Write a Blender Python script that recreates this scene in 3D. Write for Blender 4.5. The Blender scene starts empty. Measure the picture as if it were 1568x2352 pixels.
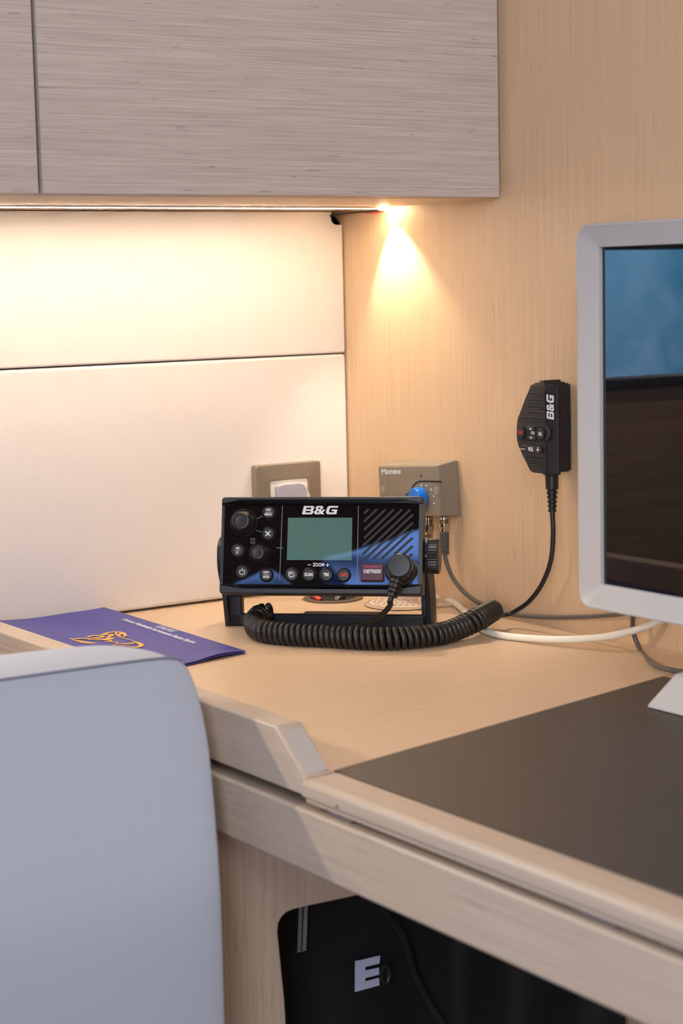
import bpy, bmesh, math, random
from mathutils import Vector, Matrix
import mathutils
random.seed(7)
S = bpy.context.scene
COL = S.collection
R = math.radians

# ------------------------------------------------------------------ camera
FPX, YAW, PITCH, ROLL = 4295.81, 0.592792, -0.121626, -0.022731
CAM = Vector((-1.11397, -1.63681, 0.32))
fw = Vector((math.sin(YAW)*math.cos(PITCH), math.cos(YAW)*math.cos(PITCH), math.sin(PITCH)))
rt0 = Vector((math.cos(YAW), -math.sin(YAW), 0)); up0 = rt0.cross(fw)
RT = math.cos(ROLL)*rt0 + math.sin(ROLL)*up0
UP = -math.sin(ROLL)*rt0 + math.cos(ROLL)*up0
cam = bpy.data.objects.new('camera', bpy.data.cameras.new('camera'))
COL.objects.link(cam)
cam.matrix_world = Matrix(((RT.x, UP.x, -fw.x, CAM.x), (RT.y, UP.y, -fw.y, CAM.y), (RT.z, UP.z, -fw.z, CAM.z), (0, 0, 0, 1)))
cam.data.sensor_fit = 'VERTICAL'; cam.data.sensor_height = 36; cam.data.lens = FPX/2352*36
cam.data.clip_start = 0.02
cam.data.dof.use_dof = True; cam.data.dof.focus_distance = 1.72; cam.data.dof.aperture_fstop = 9
S.camera = cam

def U(px, py, ax, v):
    """point seen at pixel (px,py) on the plane ax = v"""
    d = (RT*((px-784)/FPX) - UP*((py-1176)/FPX) + fw)
    i = 'xyz'.index(ax)
    return CAM + d*((v-CAM[i])/d[i])

# ------------------------------------------------------------------ world, lights, exposure
S.view_settings.view_transform = 'Standard'; S.view_settings.look = 'None'
S.view_settings.exposure = 0.75; S.view_settings.gamma = 1.0; S.view_settings.use_curve_mapping = False
W = bpy.data.worlds.new('world'); S.world = W; W.use_nodes = True
W.node_tree.nodes['Background'].inputs[0].default_value = (0.55, 0.75, 1, 1)
W.node_tree.nodes['Background'].inputs[1].default_value = 0.6

def area(name, loc, target, sx, sy, energy, col, spread=180):
    l = bpy.data.lights.new(name, 'AREA'); l.shape = 'RECTANGLE'; l.size = sx; l.size_y = sy
    l.energy = energy; l.color = col; l.spread = R(spread)
    o = bpy.data.objects.new(name, l); COL.objects.link(o); o.location = loc
    o.rotation_euler = (Vector(target)-Vector(loc)).to_track_quat('-Z', 'Y').to_euler()
    return o
def spot(name, loc, target, energy, col, size, blend=.5, rad=.01):
    l = bpy.data.lights.new(name, 'SPOT'); l.energy = energy; l.color = col
    l.spot_size = R(size); l.spot_blend = blend; l.shadow_soft_size = rad
    o = bpy.data.objects.new(name, l); COL.objects.link(o); o.location = loc
    o.rotation_euler = (Vector(target)-Vector(loc)).to_track_quat('-Z', 'Y').to_euler()
    return o
area('window_daylight', (-2.6, -2.7, 0.55), (-0.4, -0.5, 0.1), 1.2, 1.0, 34, (0.87, 0.92, 1.0))
area('hatch_daylight', (-1.5, -2.2, 1.15), (-0.6, -0.8, 0.0), 0.8, 0.8, 7.5, (0.97, 0.97, 1.0))
area('fill_lamp', (-0.5, -1.7, 1.2), (-0.2, -1.0, 0.0), 0.4, 0.4, 3.0, (1.0, 0.9, 0.8))  # unseen fill lamp added for the ambient light
spot('reflection_spot', (-1.05, -0.8, 1.8), (-1.95, -1.45, 0.72), 420, (1.0, 0.98, 0.95), 34, .4, .03)  # spot added to brighten the blue shape mirrored in the radio face
area('added_hull_light', (-1.8, 0.5, 0.9), (-1.6, 1.3, 0.3), 1.0, 1.0, 80, (0.95, 0.98, 1.0))  # lamp added outside to brighten the hull mirrored in the monitor

# ------------------------------------------------------------------ materials
def srgb(r, g, b):
    f = lambda c: ((c/255+.055)/1.055)**2.4 if c > 10.3 else c/255/12.92
    return (f(r), f(g), f(b), 1)
class NT:
    def __init__(s, name):
        s.m = bpy.data.materials.new(name); s.m.use_nodes = True
        s.t = s.m.node_tree; s.b = s.t.nodes['Principled BSDF']; s.tc = None
    def n(s, typ, **kw):
        o = s.t.nodes.new(typ)
        for k, v in kw.items():
            if k.startswith('i_'): o.inputs[k[2:].replace('_', ' ')].default_value = v
            else: setattr(o, k, v)
        return o
    def l(s, a, b): s.t.links.new(a, b)
    def coord(s, scale, rot=(0, 0, 0)):
        tc = s.n('ShaderNodeTexCoord'); mp = s.n('ShaderNodeMapping')
        mp.inputs['Scale'].default_value = scale; mp.inputs['Rotation'].default_value = rot
        s.l(tc.outputs['Object'], mp.inputs['Vector']); return mp.outputs['Vector']
    def noise(s, vec, scale=1, detail=4, rough=.55, dist=0):
        o = s.n('ShaderNodeTexNoise'); o.inputs['Scale'].default_value = scale
        o.inputs['Detail'].default_value = detail; o.inputs['Roughness'].default_value = rough
        o.inputs['Distortion'].default_value = dist; s.l(vec, o.inputs['Vector']); return o.outputs['Fac']
    def ramp(s, fac, stops):
        r = s.n('ShaderNodeValToRGB'); e = r.color_ramp.elements
        while len(e) < len(stops): e.new(.5)
        for q, (p, c) in zip(e, stops): q.position = p; q.color = c
        s.l(fac, r.inputs['Fac']); return r.outputs['Color']
    def mix(s, fac, a, b, mode='MIX'):
        m = s.n('ShaderNodeMix', data_type='RGBA', blend_type=mode)
        for sock, v in ((m.inputs[0], fac), (m.inputs[6], a), (m.inputs[7], b)):
            if hasattr(v, 'links') or hasattr(v, 'is_linked'): s.l(v, sock)
            else: sock.default_value = v
        return m.outputs[2]
    def bump(s, h, strength, dist=.001):
        b = s.n('ShaderNodeBump'); b.inputs['Strength'].default_value = strength
        b.inputs['Distance'].default_value = dist; s.l(h, b.inputs['Height']); s.l(b.outputs[0], s.b.inputs['Normal'])
def plain(name, c, rough=.5, metal=0, spec=.5, ior=1.5, grain=0, gscale=900, coat=0):
    t = NT(name); t.b.inputs['Base Color'].default_value = c
    t.b.inputs['Roughness'].default_value = rough; t.b.inputs['Metallic'].default_value = metal
    t.b.inputs['Specular IOR Level'].default_value = spec; t.b.inputs['IOR'].default_value = ior
    t.b.inputs['Coat Weight'].default_value = coat; t.b.inputs['Coat Roughness'].default_value = .05
    v = t.coord((1, 1, 1)); nz = t.noise(v, gscale, 3)
    if grain: t.bump(nz, grain, .0004)
    k = t.mix(t.ramp(nz, [(.3, (0, 0, 0, 1)), (.7, (1, 1, 1, 1))]), tuple(x*.98 for x in c[:3])+(1,), tuple(min(1, x*1.02) for x in c[:3])+(1,))
    t.l(k, t.b.inputs['Base Color'])
    return t.m
def wood(name, light, dark, along, rot=(0, 0, 0), fine=420, band=45, streak=.5, rough=.45, wav=.0, contrast=1.0, seed=0):
    """veneer with long grain along axis `along`"""
    t = NT(name)
    def sc(f, a): return tuple(a if i == 'xyz'.index(along) else f for i in range(3))
    v1 = t.coord(sc(fine, fine*.012), rot); v2 = t.coord(sc(band, band*.03), rot); v3 = t.coord(sc(fine*.55, fine*.05), rot)
    n1 = t.noise(v1, 1, 3, .6, wav); n2 = t.noise(v2, 1, 3, .5, wav); n3 = t.noise(v3, 1, 2, .5, wav)
    a = .5-.22/contrast; b = .5+.22/contrast
    c1 = t.ramp(n1, [(a, dark), (b, light)])
    mid = tuple((x+y)/2*.97 for x, y in zip(light[:3], dark[:3]))+(1,)
    c2 = t.mix(t.ramp(n2, [(.3, (.55, .55, .55, 1)), (.7, (0, 0, 0, 1))]), c1, mid)
    dk = tuple(x*.62 for x in dark[:3])+(1,)
    c3 = t.mix(t.ramp(n3, [(.64, (0, 0, 0, 1)), (.74, (streak, streak, streak, 1))]), c2, dk)
    t.l(c3, t.b.inputs['Base Color']); t.b.inputs['Roughness'].default_value = rough
    t.bump(n1, .12, .0004)
    return t.m
def cloth(name, c, scale=1400, bump=.4, rough=.9, var=.08, sheen=.1, aniso=None):
    t = NT(name); t.b.inputs['Roughness'].default_value = rough
    t.b.inputs['Sheen Weight'].default_value = sheen; t.b.inputs['Specular IOR Level'].default_value = .25
    v = t.coord(aniso or (1, 1, 1)); n = t.noise(v, scale, 3, .6); n2 = t.noise(t.coord((1, 1, 1)), 9, 3)
    lo = tuple(x*(1-var) for x in c[:3])+(1,); hi = tuple(min(1, x*(1+var)) for x in c[:3])+(1,)
    k = t.mix(t.ramp(n, [(.3, (0, 0, 0, 1)), (.7, (1, 1, 1, 1))]), lo, hi)
    k = t.mix(t.ramp(n2, [(.35, (0, 0, 0, 1)), (.65, (.25, .25, .25, 1))]), k, lo)
    t.l(k, t.b.inputs['Base Color']); t.bump(n, bump, .0006)
    return t.m
def emit(name, c, s):
    t = NT(name); t.b.inputs['Base Color'].default_value = (0, 0, 0, 1)
    t.b.inputs['Emission Color'].default_value = c; t.b.inputs['Emission Strength'].default_value = s
    return t.m
M = {}
M['wallwood'] = wood('pale_oak_veneer', srgb(223, 192, 157), srgb(200, 166, 129), 'z', fine=520, band=60, streak=.35, contrast=.9)
M['cabwood'] = wood('grey_oak_veneer', srgb(208, 195, 190), srgb(168, 154, 149), 'x', fine=800, band=45, streak=.6, wav=.35, rough=.5, contrast=1.1)
M['table'] = wood('light_oak_table', srgb(224, 197, 168), srgb(202, 171, 139), 'x', rot=(0, 0, R(-9)), fine=420, band=55, streak=.22, rough=.38, contrast=.8)
M['rail'] = wood('light_oak_rail', srgb(206, 188, 170), srgb(174, 154, 137), 'y', fine=520, band=60, streak=.25, rough=.42, contrast=.8)
M['panelwood'] = wood('oak_support', srgb(200, 180, 164), srgb(168, 147, 132), 'z', fine=420, band=60, streak=.6, contrast=1.1)
M['edge'] = plain('ambient_grey_oak', srgb(186, 178, 172), .5, grain=.2)  # grey painted in for the rail end's ambient-only light
M['underside'] = plain('cream_laminate', srgb(226, 200, 172), .5)
M['upholst'] = cloth('cream_upholstery', srgb(232, 223, 214), 900, .35, .75, .035, .05, aniso=(.35, 1, 1.6))
M['dkgap'] = plain('dark_core', srgb(40, 30, 26), .9)
M['seat'] = cloth('blue_grey_fabric', srgb(172, 178, 193), 1100, .35, .95, .05, .25)
M['seam'] = cloth('seam_thread', srgb(120, 124, 142), 1100, .3)
M['mat'] = plain('dark_brown_mat', srgb(68, 61, 57), .45, grain=.25, gscale=1500)
M['black'] = plain('black_plastic', srgb(34, 32, 34), .42, grain=.15, gscale=1500)
M['blacksoft'] = plain('black_rubber', srgb(30, 27, 26), .38, grain=.1)
M['brack'] = plain('bracket_black', srgb(26, 27, 34), .5, grain=.15)
M['face'] = plain('gloss_black_face', srgb(20, 17, 17), .015, ior=2.05)
M['lcd'] = plain('lcd_glass', srgb(88, 124, 118), .015, ior=1.95)
M['white'] = plain('white_print', srgb(225, 225, 228), .6)
M['greyp'] = plain('grey_print', srgb(120, 120, 126), .6)
M['redp'] = plain('red_print', srgb(220, 50, 40), .6)
M['distress'] = plain('dark_red_key', srgb(74, 14, 24), .3)
M['distress2'] = plain('red_key_band', srgb(130, 26, 44), .3)
M['slot'] = plain('slot_dark', srgb(12, 11, 12), .7)
M['slotin'] = plain('speaker_mesh_dark', srgb(48, 44, 48), .6)
M['taupe'] = plain('taupe_plastic', srgb(132, 120, 104), .5, grain=.2)
M['plate'] = plain('greige_metal_plate', srgb(142, 130, 114), .38, metal=.35)
M['ivory'] = plain('ivory_plastic', srgb(232, 226, 214), .4)
M['plugwhite'] = plain('plug_white', srgb(176, 176, 190), .4)
M['taupe2'] = plain('light_taupe_cover', srgb(150, 138, 122), .4)
M['blue'] = plain('blue_knob_plastic', srgb(20, 118, 222), .3)
M['nickel'] = plain('nickel', srgb(198, 190, 172), .22, metal=1)
M['greycable'] = plain('grey_cable', srgb(92, 88, 84), .35)
M['greyboot'] = plain('grey_boot', srgb(78, 80, 78), .55)
M['whitecable'] = plain('white_cable', srgb(232, 224, 208), .35)
M['monwhite'] = plain('white_monitor_plastic', srgb(180, 177, 178), .4)
M['glass'] = plain('screen_glass', (0.004, 0.004, 0.005, 1), .02, ior=1.75)
M['folder'] = plain('blue_vinyl', srgb(62, 62, 146), .42, grain=.25, gscale=500)
M['gold'] = plain('gold_print', srgb(226, 172, 84), .5)
M['bag'] = cloth('black_bag_fabric', srgb(15, 15, 18), 1800, .7, .85, .15, .1)
M['tape'] = cloth('zip_tape', srgb(130, 130, 140), 1800, .5)
M['bagletter'] = cloth('pale_blue_letter', srgb(186, 196, 226), 1500, .4)
M['grommet'] = plain('brown_grommet', srgb(96, 82, 70), .35)
M['orange'] = plain('orange_wire', srgb(235, 80, 35), .4)
M['redwire'] = plain('red_wire', srgb(200, 50, 35), .4)
M['paper'] = plain('label_paper', srgb(222, 205, 190), .6)
M['clear'] = plain('label_film', srgb(205, 180, 155), .15)
M['steel'] = plain('hinge_steel', srgb(150, 145, 145), .35, metal=.8)
M['darkwood'] = wood('brown_hull_lining', srgb(170, 140, 112), srgb(138, 110, 86), 'x', fine=200, band=30)
M['ceiling'] = plain('white_ceiling', srgb(196, 192, 186), .8)
M['floor'] = wood('teak_floor', srgb(120, 92, 66), srgb(98, 72, 50), 'y', fine=200, band=30)
M['roomwall'] = plain('dim_back_wall', srgb(64, 56, 50), .8)
M['bluecloth'] = cloth('royal_blue_fabric', srgb(84, 122, 196), 500, .8, .9, .2, .1)
_t = NT.__new__(NT); _t.m = M['bluecloth']; _t.t = _t.m.node_tree; _t.b = _t.t.nodes['Principled BSDF']
_w = _t.n('ShaderNodeTexWave'); _w.wave_type = 'BANDS'; _w.bands_direction = 'DIAGONAL'; _w.inputs['Scale'].default_value = 5
_w.inputs['Distortion'].default_value = 3.0; _w.inputs['Detail'].default_value = 1
_t.l(_t.coord((1, 1, 1)), _w.inputs['Vector']); _t.bump(_w.outputs['Fac'], 1.0, .03)
M['hull'] = NT('added_hull_paint').m
t = NT('added_hull_blue'); v = t.coord((1, 1, 1))  # blue of the added hull that the monitor mirrors
k = t.ramp(t.noise(v, 5, 4, .6, 1.2), [(.35, srgb(62, 125, 160)), (.65, srgb(112, 155, 190))])
k = t.mix(t.ramp(t.noise(v, 34, 3), [(.66, (0, 0, 0, 1)), (.74, (.4, .4, .4, 1))]), k, srgb(50, 95, 130))
t.l(k, t.b.inputs['Base Color']); t.b.inputs['Roughness'].default_value = .5; M['hull'] = t.m
t = NT('window_pane'); t.b.inputs['Transmission Weight'].default_value = 1; t.b.inputs['Roughness'].default_value = 0
t.b.inputs['IOR'].default_value = 1.02; M['pane'] = t.m
# LED tape: dots of light inside a warm sleeve
t = NT('led_tape'); v = t.coord((1, 1, 1)); w = t.n('ShaderNodeTexWave'); w.inputs['Scale'].default_value = 14
w.bands_direction = 'X'; t.l(v, w.inputs['Vector'])
mr = t.n('ShaderNodeMapRange'); mr.inputs[3].default_value = 30; mr.inputs[4].default_value = 96
t.l(w.outputs['Fac'], mr.inputs[0]); t.l(mr.outputs[0], t.b.inputs['Emission Strength'])
t.b.inputs['Emission Color'].default_value = (1, .84, .65, 1); t.b.inputs['Base Color'].default_value = (1, .8, .5, 1); M['led'] = t.m
M['leddim'] = emit('led_dim', (1, .84, .65, 1), 26)
M['ledend'] = emit('led_chip', (1, .76, .42, 1), 150)

# ------------------------------------------------------------------ mesh helpers
def merge(bm, b2, Mx=None):
    me = bpy.data.meshes.new('tmp'); b2.to_mesh(me); b2.free()
    if Mx is not None: me.transform(Mx)
    bm.from_mesh(me); bpy.data.meshes.remove(me)
def sharp(b, ang=25):
    return [e for e in b.edges if len(e.link_faces) == 2 and e.calc_face_angle(0) > R(ang)]
def box(bm, c, s, r=0, seg=3, Mx=None):
    b = bmesh.new(); bmesh.ops.create_cube(b, size=1)
    for v in b.verts: v.co = Vector((v.co.x*s[0]+c[0], v.co.y*s[1]+c[1], v.co.z*s[2]+c[2]))
    if r: bmesh.ops.bevel(b, geom=list(b.edges), offset=min(r, min(s)*.49), segments=seg, affect='EDGES', profile=.5)
    merge(bm, b, Mx); return bm
def bb(x0, x1, y0, y1, z0, z1): return ((x0+x1)/2, (y0+y1)/2, (z0+z1)/2), (abs(x1-x0), abs(y1-y0), abs(z1-z0))
def hexa(bm, pts, r=0, seg=3, Mx=None):
    """8 points: bottom ring 4 then top ring 4"""
    b = bmesh.new(); v = [b.verts.new(p) for p in pts]
    for f in ((3, 2, 1, 0), (4, 5, 6, 7), (0, 1, 5, 4), (1, 2, 6, 5), (2, 3, 7, 6), (3, 0, 4, 7)): b.faces.new([v[i] for i in f])
    bmesh.ops.recalc_face_normals(b, faces=b.faces)
    if r: bmesh.ops.bevel(b, geom=list(b.edges), offset=r, segments=seg, affect='EDGES', profile=.5)
    merge(bm, b, Mx); return bm
def prism(bm, pts, z0, z1, Mx=None, r=0, seg=3, ends='both', poke=False):
    """extrude 2-D outline along local z; round the rims"""
    b = bmesh.new(); A = [b.verts.new((p[0], p[1], z0)) for p in pts]; B = [b.verts.new((p[0], p[1], z1)) for p in pts]
    n = len(pts); fa = b.faces.new(A[::-1]); fb = b.faces.new(B)
    for i in range(n): b.faces.new((A[i], A[(i+1) % n], B[(i+1) % n], B[i]))
    bmesh.ops.recalc_face_normals(b, faces=b.faces)
    if r:
        es = []
        if ends in ('both', 'bot'): es += list(fa.edges)
        if ends in ('both', 'top'): es += list(fb.edges)
        bmesh.ops.bevel(b, geom=es, offset=r, segments=seg, affect='EDGES', profile=.5)
    big = [f for f in b.faces if len(f.verts) > 12]
    if poke and big: bmesh.ops.poke(b, faces=big)
    merge(bm, b, Mx); return bm
def rrect(w, h, r, n=6, cx=0, cy=0):
    out = []
    for sx, sy, a0 in ((1, 1, 0), (-1, 1, 90), (-1, -1, 180), (1, -1, 270)):
        for i in range(n+1):
            a = R(a0+90*i/n); out.append((cx+sx*(w/2-r)+r*math.cos(a), cy+sy*(h/2-r)+r*math.sin(a)))
    return out
def circ(r, n=40, cx=0, cy=0, ry=None): return [(cx+r*math.cos(2*math.pi*i/n), cy+(ry or r)*math.sin(2*math.pi*i/n)) for i in range(n)]
def roundpoly(pts, rads, n=5):
    out = []; m = len(pts)
    if not isinstance(rads, (list, tuple)): rads = [rads]*m
    for i in range(m):
        p = Vector(pts[i][:2]); a = (Vector(pts[i-1][:2])-p); b = (Vector(pts[(i+1) % m][:2])-p)
        r = min(rads[i], a.length*.49, b.length*.49)
        if r <= 0: out.append(tuple(p)); continue
        a = p+a.normalized()*r; b = p+b.normalized()*r
        for k in range(n+1):
            t_ = k/n; out.append(tuple((1-t_)**2*a+2*t_*(1-t_)*p+t_*t_*b))
    return out
def lathe(bm, prof, Mx=None, n=48):
    b = bmesh.new(); rings = []
    for r, z in prof:
        if r < 1e-7: rings.append([b.verts.new((0, 0, z))])
        else: rings.append([b.verts.new((r*math.cos(2*math.pi*i/n), r*math.sin(2*math.pi*i/n), z)) for i in range(n)])
    for a, c in zip(rings, rings[1:]):
        for i in range(n):
            j = (i+1) % n
            if len(a) == 1 and len(c) == 1: continue
            if len(a) == 1: b.faces.new((a[0], c[i], c[j]))
            elif len(c) == 1: b.faces.new((a[i], a[j], c[0]))
            else: b.faces.new((a[i], a[j], c[j], c[i]))
    for rg in (rings[0], rings[-1]):
        if len(rg) > 1: b.faces.new(rg)
    bmesh.ops.recalc_face_normals(b, faces=b.faces)
    merge(bm, b, Mx); return bm
def catmull(P, n=10):
    P = [Vector(p) for p in P]; Q = [2*P[0]-P[1]]+P+[2*P[-1]-P[-2]]; out = []
    for i in range(1, len(Q)-2):
        a, b, c, d = Q[i-1:i+3]
        for k in range(n):
            t_ = k/n; out.append(.5*((2*b)+(c-a)*t_+(2*a-5*b+4*c-d)*t_*t_+(3*b-a-3*c+d)*t_**3))
    out.append(P[-1]); return out
def tube(bm, P, r, n=14, Mx=None):
    b = bmesh.new(); P = [Vector(p) for p in P]; rr = r if isinstance(r, (list, tuple)) else [r]*len(P)
    T = [(P[min(i+1, len(P)-1)]-P[max(i-1, 0)]).normalized() for i in range(len(P))]
    u = T[0].orthogonal().normalized(); rings = []
    for i, p in enumerate(P):
        u = (u-T[i]*u.dot(T[i])).normalized(); w = T[i].cross(u)
        rings.append([b.verts.new(p+(u*math.cos(2*math.pi*k/n)+w*math.sin(2*math.pi*k/n))*rr[i]) for k in range(n)])
    for a, c in zip(rings, rings[1:]):
        for i in range(n): b.faces.new((a[i], a[(i+1) % n], c[(i+1) % n], c[i]))
    b.faces.new(rings[0][::-1]); b.faces.new(rings[-1])
    merge(bm, b, Mx); return bm
def strokes(bm, lines, w, Mx, h=.0003):
    kk = 0
    for L in lines:
        L = [Vector((p[0], p[1], 0)) for p in L]
        for a, c in zip(L, L[1:]):
            d = (c-a); q = Vector((-d.y, d.x, 0)).normalized()*w/2; e = d.normalized()*w*.3
            prism(bm, [tuple((a-e-q).xy), tuple((c+e-q).xy), tuple((c+e+q).xy), tuple((a-e+q).xy)], 0, h+.000012*(kk % 7), Mx); kk += 1
    return bm
def text(bm, s, size, Mx, bold=0, xs=1, shear=0, h=.0003, align='CENTER'):
    c = bpy.data.curves.new('t', 'FONT'); c.body = s; c.size = size; c.extrude = h/2; c.offset = bold; c.shear = shear
    c.align_x = align; c.align_y = 'CENTER'; c.resolution_u = 4
    o = bpy.data.objects.new('t', c); me = bpy.data.meshes.new_from_object(o)
    me.transform(Mx @ Matrix.Translation((0, 0, h/2)) @ Matrix.Diagonal((xs, 1, 1, 1)))
    bm.from_mesh(me); bpy.data.objects.remove(o); bpy.data.curves.remove(c); bpy.data.meshes.remove(me); return bm
def obj(name, bm, mat, parent=None, smooth=35):
    me = bpy.data.meshes.new(name); bm.to_mesh(me); bm.free()
    me.materials.append(M[mat] if isinstance(mat, str) else mat)
    me.set_sharp_from_angle(angle=R(smooth)); tot = sum(p.area for p in me.polygons)
    for p in me.polygons: p.use_smooth = smooth == 80 or (len(p.vertices) <= 4 and p.area < .02*tot)
    o = bpy.data.objects.new(name, me); COL.objects.link(o)
    if parent: o.parent = parent
    return o
def thing(name, label, cat, loc=(0, 0, 0), rz=0, group=None):
    o = bpy.data.objects.new(name, None); COL.objects.link(o); o.location = loc; o.rotation_euler = (0, 0, rz)
    o.empty_display_size = .02; o['label'] = label; o['category'] = cat
    if group: o['group'] = group
    return o
def tag(o, label, cat, group=None):
    o['label'] = label; o['category'] = cat
    if group: o['group'] = group
    return o
def struct(name, bm, mat, parent=None):
    o = obj(name, bm, mat, parent)
    if not parent: o['kind'] = 'structure'
    return o
BM = bmesh.new
def frame(o, x, y, z):
    x, y, z, o = map(Vector, (x, y, z, o))
    return Matrix(((x.x, y.x, z.x, o.x), (x.y, y.y, z.y, o.y), (x.z, y.z, z.z, o.z), (0, 0, 0, 1)))
LOGO = [([(0, 0), (0, 1), (1.15, 1), (1.3, .88), (1.3, .64), (1.18, .52), (1.32, .40), (1.32, .14), (1.18, 0)], [(.34, .59), (.96, .59), (.96, .79), (.34, .79)], [(.34, .21), (.98, .21), (.98, .41), (.34, .41)]),
 ([(.2, 1), (.8, 1), (.95, .88), (.95, .68), (.74, .52), (.86, .38), (1.02, .56), (1.32, .56), (1.04, .24), (1.28, 0), (.92, 0), (.84, .08), (.7, 0), (.18, 0), (0, .14), (0, .38), (.2, .53), (.06, .66), (.06, .88)], [(.36, .66), (.38, .8), (.64, .8), (.66, .7), (.52, .6)], [(.34, .2), (.32, .34), (.44, .42), (.64, .22), (.6, .2)]),
 ([(1.3, 1), (.2, 1), (0, .82), (0, .18), (.2, 0), (1.3, 0), (1.3, .58), (.62, .58), (.62, .38), (.95, .38), (.95, .22), (.42, .22), (.34, .3), (.34, .7), (.42, .78), (1.3, .78)],)]
def logo(bm, Mx, w, h):
    """bold italic wide lettering w x h, centred"""
    c = bpy.data.curves.new('lg', 'CURVE'); c.dimensions = '2D'; c.fill_mode = 'BOTH'; c.extrude = .00015
    x = 0; tot = 4.42
    for k, loops in enumerate(LOGO):
        for L in loops:
            sp_ = c.splines.new('POLY'); sp_.points.add(len(L)-1); sp_.use_cyclic_u = True
            for q_, p in zip(sp_.points, L): q_.co = ((x+p[0]+.22*p[1]-tot/2)*w/tot, (p[1]-.5)*h, 0, 1)
        x += 1.44
    o = bpy.data.objects.new('lg', c); me = bpy.data.meshes.new_from_object(o)
    me.transform(Mx @ Matrix.Translation((0, 0, .00015))); bm.from_mesh(me)
    bpy.data.objects.remove(o); bpy.data.curves.remove(c); bpy.data.meshes.remove(me); return bm

# ------------------------------------------------------------------ setting
DY = -0.2665                                   # plane of the locker doors
HC = U(600, 450, 'y', DY).z                    # underside of the locker
XE = -0.475                                    # outer face of the desk rail
struct('wall_right', box(BM(), *bb(0, .03, -3.2, .06, -.75, 1.95)), 'wallwood')
wb = BM()                                      # hull side wall with an added, unseen window opening for the monitor reflection
WX0, WX1, WZ0, WZ1 = -1.25, -.585, .200, .352
for a in ((-3.2, WX0, -.75, 1.95), (WX1, .03, -.75, 1.95), (WX0, WX1, -.75, WZ0), (WX0, WX1, WZ1, 1.95)):
    box(wb, *bb(a[0], a[1], .031, .06, a[2], a[3]))
struct('wall_back', wb, 'darkwood')
wn = BM(); fr = .012
for a in ((WX0, WX1, WZ0-fr, WZ0), (WX0, WX1, WZ1, WZ1+fr), (WX0-fr, WX0, WZ0-fr, WZ1+fr), (WX1, WX1+fr, WZ0-fr, WZ1+fr)):
    box(wn, *bb(a[0], a[1], .02, .0305, a[2], a[3]), r=.002)
win = struct('added_window', wn, 'black')  # window added out of view so the monitor mirrors blue through it
struct('glass_pane', box(BM(), *bb(WX0+.001, WX1-.001, .043, .046, WZ0+.001, WZ1-.001)), 'pane', win)
struct('floor', box(BM(), *bb(-3.2, .03, -3.2, .06, -.78, -.7505)), 'floor')
struct('ceiling', box(BM(), *bb(-3.2, .03, -3.2, .06, 1.9505, 1.98)), 'ceiling')
struct('wall_left', box(BM(), *bb(-3.23, -3.2, -3.2, .06, -.75, 1.95)), 'roomwall')
struct('wall_front', box(BM(), *bb(-3.2, .03, -3.23, -3.2, -.75, 1.95)), 'roomwall')
hb = BM(); hexa(hb, [(-3.2, 1.4, -.3), (1, 1.0, -.3), (1, 1.04, -.3), (-3.2, 1.44, -.3), (-3.2, 1.4, .95), (1, 1.0, .95), (1, 1.04, .95), (-3.2, 1.44, .95)])  # unseen blue hull added outside to colour the monitor's reflection
tag(obj('added_hull', hb, 'hull'), 'added blue panel outside the side window, mirrored in the monitor screen', 'reflection_panel')

# upholstered wall panels
FRB = frame((0, 0, 0), (1, 0, 0), (0, 0, 1), (0, -1, 0))    # 2-D (x,z), extruded towards the room
SEAM = 0.2468; XL = -.56
lower = roundpoly([(XL, .0022), (-.0012, .0022), (-.0012, SEAM-.0006), (XL, SEAM-.0006)], .004)
tag(obj('wall_panel', box(BM(), *bb(XL, -.0012, 0, .028, .0022, SEAM-.0006), r=.0035, seg=4), 'upholst'), 'lower cream upholstered wall panel behind the radio, outlet set in it', 'wall panel')
nl = U(763, 487, 'y', 0); nb = U(790, 512, 'y', 0)
PT = U(500, 485, 'y', 0).z
upp = roundpoly([(XL, SEAM+.0006), (-.0016, SEAM+.0006), (-.0016, nb.z), (nl.x, nb.z), (nl.x, PT), (XL, PT)], [.003, .003, .0025, .0065, .001, .003])
tag(obj('wall_panel', prism(BM(), upp, -.028, 0, FRB, r=.0020, seg=5, ends='top'), 'upholst'), 'upper cream upholstered wall panel lit by the light strip, its top corner notched', 'wall panel')

# ------------------------------------------------------------------ overhead locker
lk = thing('overhead_locker', 'grey oak overhead locker with two doors above the cream wall panels', 'locker', (-.7, -.13, HC))
o = lk.location
def L(p): return Vector(p)-Vector(o)
LM = Matrix.Translation(-Vector(o))
DT = .018
b = box(BM(), *bb(-1.6, -.0010, DY+DT+.001, .030, HC, HC+.012), Mx=LM)
obj('bottom_panel', b, 'underside', lk)
b = BM(); box(b, *bb(-1.6, -.001, DY+DT+.012, DY+DT+.03, HC+.012, 1.15), Mx=LM)
obj('carcass', b, 'dkgap', lk)
gx = U(88, 300, 'y', DY).x; gw = .0016
def door(x0, x1, z0):
    return box(BM(), *bb(x0, x1, DY, DY+DT, z0, 1.16), r=.0009, seg=2, Mx=LM)
d1 = obj('door', door(gx+gw, -.0062, HC+.0004), 'cabwood', lk); d1['label'] = 'wide right door'
d2 = obj('door', door(-1.1, gx-gw, HC+.0002), 'cabwood', lk); d2['label'] = 'left door, mostly out of frame'

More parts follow.
